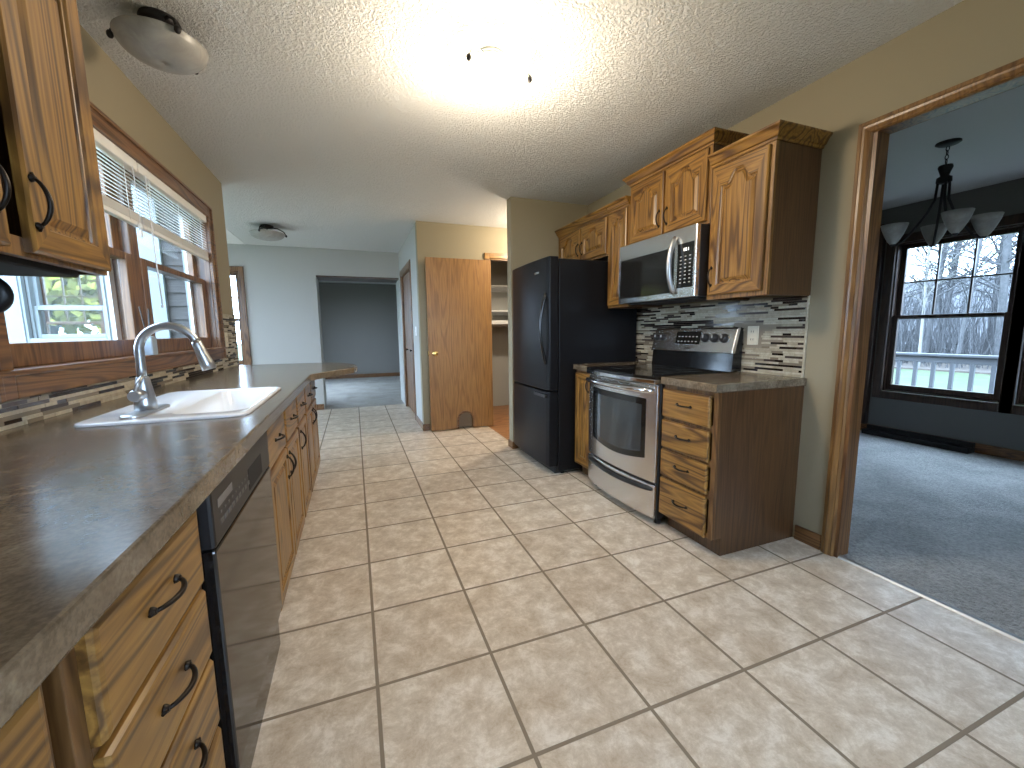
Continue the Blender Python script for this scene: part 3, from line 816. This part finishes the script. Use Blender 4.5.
# countertops
LXE = -.293
bx0, bx1, by0, by1 = -.60, -.385, -.49, .145       # bowl
sx0, sx1, sy0, sy1 = -.822, -.358, -.580, .19      # sink outer
cn = .008
front = [(LXE, .88), (-.235, .99), (-.165, 1.10), (-.085, 1.21), (-.025, 1.31), (.002, 1.42), (.0, 1.56), (-.022, 1.70), (-.075, 1.83), (-.16, 1.95), (-.26, 2.03), (-.36, 2.06)]
poly = [(XL + .001, -2.45), (LXE, -2.45)] + front + [(XL + .001, 2.075)]
# top in strips so that the sink hole stays open
mb = MB()
zb = CT - .044
def slab(m, pl, z0=zb, z1=CT): m.prism(pl, 2, z0, z1)
hx0, hx1, hy0, hy1 = sx0 + .012, sx1 - .012, sy0 + .012, sy1 - .012
def cut_slab(m, z0, z1):
    o = [(XL + .001, -2.45), (LXE, -2.45), (LXE, hy0), (LXE, hy1)] + front + [(XL + .001, 2.075), (XL + .001, hy1), (XL + .001, hy0)]
    h = [(hx0, hy0), (hx1, hy0), (hx1, hy1), (hx0, hy1)]
    n = len(o); vs = []
    for z in (z1, z0):
        vs += [(x, y, z) for x, y in o] + [(x, y, z) for x, y in h]
    T = n + 4; fs = []
    last = n - 1; first_hy1_right = 3; L1 = n - 2; L0 = n - 1
    for off, flip in ((0, False), (T, True)):
        F = [[0, 1, 2, n + 1, n + 0, L0], [2, 3, n + 2, n + 1], [L0, n + 0, n + 3, L1], [3] + list(range(4, n - 2)) + [L1, n + 3, n + 2]]
        for q_ in F:
            q_ = [i + off for i in q_]; fs.append(q_[::-1] if flip else q_)
    for i in range(n): fs.append([i, (i + 1) % n, (i + 1) % n + T, i + T])
    for i in range(4): fs.append([n + i, n + (i + 1) % 4, n + (i + 1) % 4 + T, n + i + T])
    m.add(vs, fs)
cut_slab(mb, zb, CT)
tag(mb.build('countertop', 'laminate', None, .005, 2), 'long brown mottled countertop with sink and rounded bar end', 'countertop')
tag(MB().box(1.646, XR - .001, -.639, -.238, CT - .042, CT).build('countertop', 'laminate', None, .004), 'small brown countertop over the four-drawer cabinet by the doorway', 'countertop')
tag(MB().box(1.646, XR - .001, .528, .796, CT - .042, CT).build('countertop', 'laminate', None, .004), 'narrow strip of brown countertop between stove and refrigerator', 'countertop')

# ------------------------------------------------------------------ sink and faucet
def rrect(x0, x1, y0, y1, r, n=6):
    out = []
    for cx_, cy_, a in ((x1 - r, y0 + r, -90), (x1 - r, y1 - r, 0), (x0 + r, y1 - r, 90), (x0 + r, y0 + r, 180)):
        for i in range(n + 1):
            t = math.radians(a + 90 * i / n); out.append((cx_ + r * math.cos(t), cy_ + r * math.sin(t)))
    return out
S = thing('kitchen_sink', 'white drop-in kitchen sink under the window', 'sink', ((sx0 + sx1) / 2, (sy0 + sy1) / 2, CT))
def Z(L, z): return [(x, y, z) for x, y in L]
mb = MB()
mb.loops([Z(rrect(sx0 + .014, sx1 - .014, sy0 + .014, sy1 - .014, .05), CT - .03), Z(rrect(sx0 + .014, sx1 - .014, sy0 + .014, sy1 - .014, .05), CT + .0005), Z(rrect(sx0, sx1, sy0, sy1, .06), CT + .001), Z(rrect(sx0 + .003, sx1 - .003, sy0 + .003, sy1 - .003, .058), CT + .008), Z(rrect(sx0 + .012, sx1 - .012, sy0 + .012, sy1 - .012, .05), CT + .010),
          Z(rrect(bx0 - .008, bx1 + .008, by0 - .008, by1 + .008, .06), CT + .009), Z(rrect(bx0, bx1, by0, by1, .055), CT + .002),
          Z(rrect(bx0 + .012, bx1 - .012, by0 + .012, by1 - .012, .055), CT - .15), Z(rrect(bx0 + .03, bx1 - .03, by0 + .03, by1 - .03, .05), CT - .185), Z(rrect(bx0 + .07, bx1 - .07, by0 + .2, by1 - .2, .03), CT - .19)], smooth=True)
mb.build('basin', 'porcelain', S)
MB().lathe([(.001, .0), (.03, .0), (.042, .003), (.044, -.001)], ((bx0 + bx1) / 2, -.18, CT - .188), 2, 24).build('drain', 'steel', S)

fx, fy = -.690, -.405; fz = CT + .0105
F = thing('kitchen_faucet', 'brushed nickel gooseneck pull-down faucet on the white sink', 'faucet', (fx, fy, fz))
mb = MB(); mb.loops([Z(rrect(fx - .032, fx + .032, fy - .125, fy + .125, .03), fz - .0002), Z(rrect(fx - .032, fx + .032, fy - .125, fy + .125, .03), fz + .006), Z(rrect(fx - .026, fx + .026, fy - .118, fy + .118, .025), fz + .010)])
mb.build('deck_plate', 'nickel', F)
mb = MB().lathe([(.001, .009), (.032, .009), (.031, .03), (.028, .055), (.023, .09), (.019, .115), (.016, .122)], (fx, fy, fz), 2, 24)
mb.build('body', 'nickel', F)
R = .084; zt = fz + .208
pts = [(fx, fy, fz + .10), (fx, fy, fz + .15), (fx, fy, zt)]
pts += [(fx + R - R * math.cos(math.radians(a)), fy, zt + R * math.sin(math.radians(a))) for a in range(12, 163, 10)]
a = math.radians(162); ex, ez = fx + R - R * math.cos(a), zt + R * math.sin(a)
MB().tube(pts, .0135, 14).build('gooseneck', 'nickel', F)
dx, dz_ = math.sin(a), math.cos(a)
tx, tz = dx * 1, dz_ * 1
def along(d): return (ex + .30 * d, fy, ez - .954 * d)
MB().tube([along(-.004), along(.004), along(.03), along(.075), along(.098), along(.10)], [.0145, .016, .017, .021, .0225, .018], 16).build('spray_head', 'nickel', F)
MB().tube([along(.0), along(.004)], [.0152, .0152], 16).build('collar', 'black', F)
mb = MB().tube([(fx, fy, fz + .062), (fx - .005, fy - .045, fz + .062), (fx - .006, fy - .062, fz + .062)], [.019, .021, .017], 14)
mb.build('valve', 'nickel', F)
MB().tube([(fx - .006, fy - .05, fz + .075), (fx + .006, fy - .052, fz + .105), (fx + .012, fy - .03, fz + .125), (fx + .012, fy + .0, fz + .118), (fx + .012, fy + .014, fz + .105)], [.006, .006, .006, .005, .004], 8).build('lever', 'nickel', F)

# reed diffuser on the window stool
V = thing('reed_diffuser', 'small pale blue vase of dark reeds on the window stool behind the faucet', 'diffuser', (-.965, .42, 1.098))
MB().loops([Z(rrect(-.99, -.945, .395, .455, .008), 1.0985), Z(rrect(-.99, -.945, .395, .455, .008), 1.185), Z(rrect(-.98, -.955, .405, .445, .006), 1.192), Z(rrect(-.978, -.957, .408, .442, .006), 1.16)]).build('vase', 'vase', V)
for i, (dx_, dy_) in enumerate(((-.012, -.03), (.0, .03), (.01, .012), (-.006, .045))):
    MB().tube([(-.967, .425, 1.12), (-.967 + dx_, .425 + dy_, 1.335 - .006 * i)], .003, 6).build('reed', 'reed', V)

# ------------------------------------------------------------------ dishwasher
DW = thing('dishwasher', 'black glossy dishwasher built in under the long counter', 'dishwasher', (-.65, -.78, 0))
dy0, dy1 = -1.106, -.462
MB().box(XL + .03, -.375, dy0 + .004, dy1 - .004, .02, .865).build('tub', 'black_matte', DW)
dx0 = -.326
mb = MB().box(-.375, dx0, dy0, dy1, .148, .715)
dr = mb.build('door', 'black_gloss', DW, .006)
MB().box(-.375, dx0 + .0015, dy0, dy1, .718, .872).build('control_panel', 'black', DW, .008)
mb = MB()
for i in range(9):
    y = dy0 + .05 + i * .032
    mb.box(dx0 + .0015, dx0 + .003, y, y + .022, .756, .768); mb.box(dx0 + .0015, dx0 + .003, y + .004, y + .014, .782, .787)
mb.build('buttons', plain('grey_button', (.10, .10, .10), .4), DW)
MB().box(dx0 + .0015, dx0 + .0027, dy0 + .04, dy0 + .16, .80, .82).build('badge', plain('grey_badge', (.16, .16, .16), .35), DW)
MB().box(dx0 - .001, dx0 + .003, -.78, -.60, .735, .80).build('latch_grip', 'black_matte', DW, .004)
MB().box(-.375, -.341, dy0 + .01, dy1 - .01, .004, .138).build('kick_plate', 'black_gloss', DW, .003)

# ------------------------------------------------------------------ stove
ST = thing('range_stove', 'stainless steel electric stove with black glass cooktop', 'stove', (1.95, .145, 0))
ry0, ry1 = -.234, .522
MB().box(1.655, 2.26, ry0, ry1, .045, .905).build('body', 'black', ST, .004)
for yy in (ry0 + .04, ry1 - .04):
    for xx in (1.70, 2.2): MB().lathe([(.001, 0), (.02, 0), (.02, .05), (.001, .05)], (xx, yy, 0), 2, 12).build('foot', 'black_matte', ST)
def bow(y, d): t = (y - ry0) / (ry1 - ry0); return d * (1 - (2 * t - 1) ** 2)
def bowed(m, xb, xf, d, y0, y1, z0, z1, n=16, mi=0, taper=0):
    lo = [(xb, y0)] + [(xf - bow(y0 + (y1 - y0) * i / n, d), y0 + (y1 - y0) * i / n) for i in range(n + 1)] + [(xb, y1)]
    m.prism(lo, 2, z0, z1, mi)
mb = MB(); bowed(mb, 2.255, 1.608, .035, ry0, ry1, .905, .926); mb.build('cooktop', 'black_gloss', ST, .004)
mb = MB(); bowed(mb, 1.66, 1.606, .036, ry0 + .001, ry1 - .001, .880, .909); mb.build('front_rim', 'chrome', ST, .006)
for (xx, yy, r) in ((1.80, -.03, .10), (1.80, .33, .08), (2.05, -.03, .08), (2.05, .33, .10)):
    MB().lathe([(r, 0), (r, .0005), (r - .004, .0006), (r - .004, 0)], (xx, yy, .926), 2, 32).build('burner_ring', 'burner', ST)
mb = MB(); bowed(mb, 1.655, 1.632, .033, ry0 + .004, ry1 - .004, .275, .872)
od = mb.build('oven_door', 'steel', ST, .006)
# window set in the door, bowed with it
def bowed_plate(m, off, y0, y1, z0f, z1f, n=14):
    vs = []; fs = []
    for i in range(n + 1):
        y = y0 + (y1 - y0) * i / n; x = 1.632 - bow(y, .033)
        for xx in (x - off, x + .004):
            vs.append((xx, y, z0f((i / n)))); vs.append((xx, y, z1f(i / n)))
    for i in range(n):
        a, b = i * 4, (i + 1) * 4
        fs += [(a, b, b + 1, a + 1), (a + 2, a + 3, b + 3, b + 2), (a, a + 2, b + 2, b), (a + 1, b + 1, b + 3, a + 3)]
    fs += [(0, 1, 3, 2), (n * 4, n * 4 + 2, n * 4 + 3, n * 4 + 1)]
    m.add(vs, fs, 0, False)
mb = MB(); bowed_plate(mb, .0025, -.150, .437, lambda t: .415 - .035 * math.sin(math.pi * t), lambda t: .785)
wn = mb.build('window', 'black_gloss', od)
mb = MB(); bowed_plate(mb, .0035, -.118, .395, lambda t: .45 - .03 * math.sin(math.pi * t), lambda t: .745); mb.build('glass', 'ovenglass', wn)
# door handle: wide bowed bar
mb = MB(); n = 18; L = []
for i in range(n + 1):
    y = ry0 + .02 + (ry1 - ry0 - .04) * i / n; x = 1.600 - bow(y, .050) + (.03 if i in (0, n) else 0)
    L.append((x, y, .838))
mb.tube(L, .017, 12); mb.build('handle', 'chrome', od)
mb = MB()
for k in range(5):
    y = .02 + k * .062; x = 1.632 - bow(y, .033)
    mb.box(x - .0012, x + .004, y - .024, y + .024, .857, .864)
mb.build('vent_slots', 'black', od)
mb = MB(); bowed(mb, 1.655, 1.630, .030, ry0 + .004, ry1 - .004, .052, .262)
sd = mb.build('storage_drawer', 'steel', ST, .006)
mb = MB(); L = []
for i in range(n + 1):
    t = i / n; y = ry0 + .02 + (ry1 - ry0 - .04) * t; L.append((1.622 - bow(y, .036) + (.014 if i in (0, n) else 0), y, .236 - .016 * math.sin(math.pi * t)))
mb.tube(L, .013, 10); mb.build('handle', 'black', sd)
# backguard
mb = MB().prism([(2.205, .926), (2.292, .926), (2.292, 1.20), (2.262, 1.205), (2.215, 1.05)], 1, ry0 + .004, ry1 - .004)
bgd = mb.build('backguard', 'black_gloss', ST)
# sloped steel control panel
def slope(z): return 2.197 + (z - 1.045) * .26
mb = MB().prism([(slope(1.045), 1.040), (slope(1.2), 1.196), (slope(1.2) + .012, 1.208), (slope(1.2) + .03, 1.206), (slope(1.045) + .03, 1.040)], 1, ry0, ry1)
cp = mb.build('control_panel', 'steel', ST, .006)
def onslope(m, y0, y1, z0, z1, t):
    m.add([(slope(z) - d, y, z) for d in (0, t) for y, z in ((y0, z0), (y1, z0), (y1, z1), (y0, z1))], [(3, 2, 1, 0), (4, 5, 6, 7), (0, 1, 5, 4), (1, 2, 6, 5), (2, 3, 7, 6), (3, 0, 4, 7)])
mb = MB(); onslope(mb, .050, .275, 1.094, 1.182, .003); dsp = mb.build('display', 'black_gloss', cp)
mb = MB()
for r_ in range(2):
    for k in range(6):
        y = .072 + k * .033; z = 1.108 + r_ * .034
        onslope(mb, y, y + .014, z, z + .006, .0036)
mb.build('display_print', 'led_dim', dsp)
mb = MB(); onslope(mb, .12, .17, 1.060, 1.068, .0012); mb.build('badge', 'burner', cp)
for yk, r_ in ((.478, .022), (.412, .022), (.004, .027), (-.073, .027), (-.150, .027)):
    z = 1.136; xk = slope(z)
    nrm = Vector((-1, 0, .26)).normalized(); c = Vector((xk, yk, z))
    kb = MB().tube([c - nrm * .001, c + nrm * .004, c + nrm * .0045, c + nrm * .022, c + nrm * .024], [r_ + .004, r_ + .004, r_, r_ * .9, r_ * .7], 20).build('knob', 'black', cp)
    MB().box(xk - .0305, xk - .022, yk - .003, yk + .003, z + .002, z + r_ * .9).build('pointer', 'led_dim', kb)

# ------------------------------------------------------------------ microwave
MW = thing('microwave', 'stainless over-the-range microwave with black window, above the stove', 'microwave', (2.08, .145, 1.385))
my0, my1, mz0, mz1 = -.232, .518, 1.390, 1.804
MB().box(1.905, XR - .002, my0, my1, mz0 + .004, mz1).build('body', 'black', MW, .003)
MB().box(1.93, 2.20, my0 + .05, my1 - .05, mz0 - .008, mz0 + .004).build('vent_grille', 'black_matte', MW)
mb = MB().box(1.875, 1.905, my0, my1, mz0, mz1); md = mb.build('door', 'steel', MW, .004)
MB().box(1.8725, 1.875, -.055, my1 - .028, mz0 + .035, 1.700).build('window', 'black_gloss', md, .001)
cpn = MB().box(1.8725, 1.875, -.213, -.085, mz0 + .058, 1.710).build('control_panel', 'black_gloss', MW, .001)
mb = MB()
for r_ in range(8):
    for k in range(3):
        y = -.196 + k * .037; z = 1.475 + r_ * .022
        mb.box(1.8718, 1.8726, y, y + .014, z, z + .006)
mb.build('keypad_print', 'led_dim', cpn)
mb = MB()
for k, wv in enumerate((.004, .010, .010)):
    mb.box(1.8716, 1.8726, -.176 + k * .015, -.176 + k * .015 + wv, 1.663, 1.681)
mb.build('clock_digits', 'led', cpn)
MB().box(1.8735, 1.8752, .085, .17, 1.728, 1.752).build('badge', 'steel', md, .0006)
L = []; rs = []
for i in range(17):
    t = i / 16; L.append((1.868 - .045 * math.sin(math.pi * t) ** .75, -.068 + .0 * t, 1.42 + .335 * t)); rs.append(.0148)
mb = MB().tube(L, rs, 12); mb.build('handle', 'nickel', md)

# ------------------------------------------------------------------ refrigerator
FR = thing('refrigerator', 'tall black refrigerator with bottom freezer drawer beside the partition wall', 'refrigerator', (1.9, 1.24, 0))
gy0, gy1 = .800, 1.612
MB().box(1.522, 2.27, gy0 + .004, gy1 - .004, .03, 1.758).build('body', 'fridge', FR, .006)
def fbow(m, z0, z1, n=16):
    lo = [(1.516, gy0)] + [(1.432 - .016 * (1 - (2 * i / n - 1) ** 2) + (.005 if i in (0, n) else 0), gy0 + (gy1 - gy0) * i / n) for i in range(n + 1)] + [(1.516, gy1)]
    m.prism(lo, 2, z0, z1, 0)
mb = MB(); fbow(mb, .716, 1.772); ud = mb.build('door', 'fridge', FR, .008)
mb = MB(); fbow(mb, .078, .702); ld = mb.build('freezer_drawer', 'fridge', FR, .008)
MB().box(1.495, 1.55, gy0 + .02, gy1 - .02, .012, .07).build('kick_grille', 'black_matte', FR, .004)
MB().box(1.46, 1.57, gy1 - .07, gy1 - .01, 1.772, 1.786).build('hinge_cap', 'black', FR, .004)
L, rs = [], []
for i in range(21):
    t = i / 20; L.append((1.434 - .052 * math.sin(math.pi * t) ** .8, gy0 + .055, .93 + .56 * t)); rs.append(.011 + .006 * (abs(2 * t - 1) ** 2))
MB().tube(L, rs, 10).build('handle', 'black_gloss', ud)
MB().box(1.406, 1.44, gy0 + .03, gy0 + .25, .655, .684).build('handle', 'black', ld, .006)
MB().box(1.4175, 1.427, gy0 + .16, gy0 + .25, 1.655, 1.672).build('badge', 'chrome', ud, .001)
for yy in (gy0 + .05, gy1 - .05):
    for xx in (1.58, 2.2): MB().lathe([(.001, 0), (.018, 0), (.018, .03), (.001, .03)], (xx, yy, 0), 2, 12).build('roller', 'black_matte', FR)

# ------------------------------------------------------------------ ceiling lights
def dome(label, c, r, lit=False, rot=0.0):
    metal = 'nickel' if lit else 'iron'  # lit fixture's dark metal swapped for pale, its own glare put into the colour
    x, y = c
    o = thing('ceiling_light', label, 'light', (x, y, H), 'semi-flush dome lights')
    MB().lathe([(.001, -.0015), (.066, -.0015), (.070, -.012), (.066, -.028), (.03, -.034), (.001, -.034)], (x, y, H), 2, 28).build('canopy', metal, o)
    zr = H - .098
    prof_o, prof_i = [], []
    for i in range(11):
        t = i / 10; a = t * math.pi / 2
        prof_o.append((max(r * math.cos(a) ** .8 if t < 1 else .001, .001), -.070 * math.sin(a) ** 1.15))
    prof = [(r + .004, .006)] + prof_o
    prof2 = [(max(p - .005, .0008), q + .005) for p, q in prof[::-1]]
    mb = MB().lathe(prof + prof2, (x, y, zr), 2, 40)
    mb.build('glass_bowl', 'lit' if lit else 'alabaster', o)
    MB().tube([(x, y, H - .03), (x, y, zr - .05)], .006, 8).build('stem', metal, o)
    for k in range(3):
        a = rot + k * 2 * math.pi / 3; ca, sa = math.cos(a), math.sin(a)
        am = MB().tube([(x + .04 * ca, y + .04 * sa, H - .022), (x + (r * .6) * ca, y + (r * .6) * sa, H - .024), (x + (r - .01) * ca, y + (r - .01) * sa, H - .056), (x + (r + .010) * ca, y + (r + .010) * sa, zr + .008)], [.008, .006, .006, .006], 8)
        am.build('arm', metal, o)
        MB().ball((x + (r + .012) * ca, y + (r + .012) * sa, zr - .002), .012, 10, 0, (1, 1, 1.3)).build('clip', 'iron', o)
    return o
dome('lit dome ceiling light glowing warm over the kitchen floor', (.655, -.175), .168, True, math.radians(100))
dome('unlit alabaster dome ceiling light above the kitchen sink', (-.672, .065), .150, False, math.radians(-55))
dome('unlit dome ceiling light far off over the bar end, near the pale wall', (-.90, 3.60), .185, False, math.radians(15))
def lamp(name, loc, w, r):
    d = bpy.data.lights.new(name, 'POINT'); d.energy = w; d.color = LAMP_COL; d.shadow_soft_size = r
    o = bpy.data.objects.new(name, d); COL.objects.link(o); o.location = loc
lamp('kitchen_bulb', (.655, -.175, H - .055), LAMP_W * .05, .03)
lamp('kitchen_bulb_glow', (.655, -.175, H - .29), LAMP_W, .11)
dome('lit dome ceiling light in the side hall behind the partition wall', (2.15, 2.30), .15, True)
lamp('hall_bulb', (2.15, 2.30, H - .19), HALL_W, .08)

# ------------------------------------------------------------------ chandelier
hx, hy = 3.905, -.40
CH = thing('chandelier', 'dark iron chandelier with upturned glass shades hanging in the dining room', 'chandelier', (hx, hy, H))
MB().lathe([(.001, -.0015), (.065, -.0015), (.067, -.012), (.05, -.022), (.012, -.03), (.001, -.03)], (hx, hy, H), 2, 24).build('canopy', 'iron', CH)
mb = MB()
for i in range(4):
    z = H - .045 - i * .028
    mb.tube([(hx + (.009 * math.cos(a) if i % 2 else 0), hy + (0 if i % 2 else .009 * math.cos(a)), z + .017 * math.sin(a)) for a in [k * math.pi / 5 for k in range(11)]], .0028, 6, cap=False)
mb.build('chain', 'iron', CH)
MB().lathe([(.001, -.15), (.012, -.15), (.036, -.155), (.040, -.17), (.03, -.20), (.022, -.225), (.04, -.235), (.042, -.265), (.03, -.275), (.001, -.275)], (hx, hy, H), 2, 18).build('hub', 'iron', CH)
view = math.atan2(1.755, 3.914)
for k, da in enumerate((5, 100, 200, 286)):
    a = view + math.radians(da); ca, sa = math.cos(a), math.sin(a)
    rr = .235
    pts = [(hx + .030 * ca, hy + .030 * sa, H - .265), (hx + .035 * ca, hy + .035 * sa, H - .38), (hx + .07 * ca, hy + .07 * sa, H - .47), (hx + .13 * ca, hy + .13 * sa, H - .57), (hx + .18 * ca, hy + .18 * sa, H - .645), (hx + .215 * ca, hy + .215 * sa, H - .665), (hx + rr * ca, hy + rr * sa, H - .655)]
    ar = MB().tube(pts, .008, 8).ball((hx + rr * ca, hy + rr * sa, H - .655), .018, 10).build('arm', 'iron', CH)
    c = (hx + rr * ca, hy + rr * sa, H - .655)
    prof = [(.012, -.01), (.032, .018), (.052, .058), (.069, .103), (.078, .138), (.074, .138), (.064, .103), (.047, .06), (.026, .023), (.002, .0)]
    MB().lathe(prof, c, 2, 24).build('shade', 'alabaster', CH)

# ------------------------------------------------------------------ outdoors
struct('ground', MB().box(-60, 80, -60, 80, -.62, -.52), 'lawn')
struct('ground_woods', MB().box(21, 79, -50, 70, -.53, -.46), 'litter')
struct('deck_floor', MB().box(5.62, 7.62, -5.5, 5.5, -.16, -.06), 'deck')
DR = thing('deck_railing', 'grey painted deck railing outside the dining window', 'railing', (7.5, 0, -.06))
MB().box(7.44, 7.56, -5.5, 5.5, .79, .825).box(7.48, 7.52, -5.5, 5.5, .70, .79).build('top_rail', 'rail', DR, .006)
MB().box(7.48, 7.52, -5.5, 5.5, .02, .09).build('bottom_rail', 'rail', DR, .004)
for i in range(28):
    y = -3.2 + i * .195
    MB().box(7.48, 7.52, y - .021, y + .021, .09, .70).build('baluster', 'rail', DR, .003)
for y in (-5.45, -3.3, 2.2, 5.45): MB().box(7.45, 7.55, y - .05, y + .05, -.06, .79).build('post', 'rail', DR, .004)

mb = MB(); nx_, ny_ = 14, 60; vs = []; fs = []
random.seed(3)
for i in range(nx_):
    for j in range(ny_):
        t = i / (nx_ - 1); vs.append((40 + 18 * t, -40 + 100 * j / (ny_ - 1), -.6 + 6.2 * sstep(0, .9, t) + (random.random() - .4) * 1.6 * t))
for i in range(nx_ - 1):
    for j in range(ny_ - 1): fs.append((i * ny_ + j, (i + 1) * ny_ + j, (i + 1) * ny_ + j + 1, i * ny_ + j + 1))
mb.add(vs, fs); struct('ground_hill', mb, 'hill')

def branch(mb, p, d, L, r, depth, leafs=None, sides=5):
    q = p + d * L
    m = p + d * (L * .5) + Vector((random.uniform(-1, 1), random.uniform(-1, 1), random.uniform(-.3, .3))) * L * .05
    mb.tube([p, m, q], [r, r * .85, r * .65], sides, cap=False)
    if leafs is not None and depth <= 1: leafs.append(q)
    if depth == 0: return
    for _ in range(3 if depth > 1 else 4):
        t = random.uniform(.35, 1.0); s_ = p + d * (L * t)
        nd = (d + Vector((random.uniform(-1, 1), random.uniform(-1, 1), random.uniform(-.25, .7))) * .75).normalized()
        branch(mb, s_, nd, L * random.uniform(.45, .7), r * .5, depth - 1, leafs, 4 if depth > 1 else 3)
def bare_tree(x, y, h, r, mat, label, depth=3):
    o = thing('bare_tree', label, 'tree', (x, y, -.5), 'bare woodland trees beyond the lawn')
    mb = MB(); lean = Vector((random.uniform(-.08, .08), random.uniform(-.08, .08), 1)).normalized()
    p = Vector((x, y, -.5)); mb.tube([p, p + lean * h * .5, p + lean * h], [r, r * .75, r * .3], 7, cap=False)
    mb.build('trunk', mat, o)
    mb = MB()
    for _ in range(24):
        t = random.uniform(.2, .97); s_ = p + lean * (h * t)
        a = random.uniform(0, 6.28); d = Vector((math.cos(a), math.sin(a), random.uniform(.3, 1.1))).normalized()
        branch(mb, s_, d, h * random.uniform(.14, .26), r * .33, depth - 1)
    mb.build('branches', mat, o)
    return o
random.seed(21)
tl = 'bare leafless tree in the woods beyond the dining window'
for (x, y, h, r) in ((23, 10.2, 12, .16), (24, 8.6, 13, .20), (22.5, 6.9, 11, .13), (23.5, 6.1, 14, .24), (25, 5.0, 12, .17), (24, 3.9, 13, .18), (26, 2.6, 12, .15),
                   (27, 11.8, 13, .18), (28, 7.6, 14, .2), (29, 4.8, 13, .17), (24.5, 0.9, 12, .17), (27.5, 9.6, 13, .16), (26.5, -.8, 13, .2), (31, 6.2, 15, .2), (30, 2.0, 14, .18), (32, 9.0, 14, .2), (34, 12.5, 14, .2), (35, 10.5, 15, .22), (34.5, 7.6, 14, .2), (36, 5.6, 15, .2), (35, 3.4, 14, .2), (37, 8.8, 16, .22), (38, 14, 16, .2), (36.5, 1.2, 15, .2), (37.5, 11.6, 15, .2), (38, 6.8, 16, .2)):
    bare_tree(x, y, h, r * .55, 'bark', tl)
tag(bare_tree(21.8, 7.75, 9, .055, 'birch', tl, 2), 'slim pale-barked tree at the near edge of the woods', 'tree')
mb = MB()
for _ in range(4200):
    x = random.uniform(22, 36); y = random.uniform(-6, 20); h = random.uniform(.8, 4.5)
    p = Vector((x, y, -.5)); d = Vector((random.uniform(-.35, .35), random.uniform(-.35, .35), 1)) * h
    mb.tube([p, p + d * .5 + Vector((random.uniform(-.1, .1), random.uniform(-.1, .1), 0)), p + d], [.015, .011, .004], 3, cap=False)
for _ in range(7000):
    x = random.uniform(27, 38); y = random.uniform(-6, 22); z = random.uniform(1.5, 14)
    p = Vector((x, y, z)); d = Vector((random.uniform(-1, 1), random.uniform(-1, 1), random.uniform(-.2, 1))) * random.uniform(.8, 2)
    mb.tube([p, p + d], [.016, .005], 3, cap=False)
br = mb.build('woodland_brush', 'bark'); br['kind'] = 'stuff'; br['label'] = 'tangle of leafless twigs and brush filling the woods'; br['category'] = 'brush'

def leafy(x, y, h, label):
    o = thing('leafy_tree', label, 'tree', (x, y, -.5), 'yellow-green trees beyond the nook')
    mb = MB(); leafs = []
    branch(mb, Vector((x, y, -.5)), Vector((0, 0, 1)), h * .45, .12, 3, leafs)
    mb.build('trunk', 'bark', o)
    mb = MB()
    for q in leafs:
        for _ in range(26):
            c = q + Vector((random.gauss(0, .4), random.gauss(0, .4), random.gauss(0, .4)))
            u = Vector((random.uniform(-1, 1), random.uniform(-1, 1), random.uniform(-1, 1))).normalized() * .14
            v = u.orthogonal().normalized() * .085
            mb.add([c - u, c + v, c + u, c - v], [(0, 1, 2, 3)])
    mb.build('leaves', 'leaf', o)
random.seed(5)
for (x, y, h) in ((-6.0, 9.6, 4.2), (-4.9, 9.9, 4.4), (-7.6, 12.0, 5.0)):
    leafy(x, y, h, 'yellow-green leafy tree seen through both nook windows')
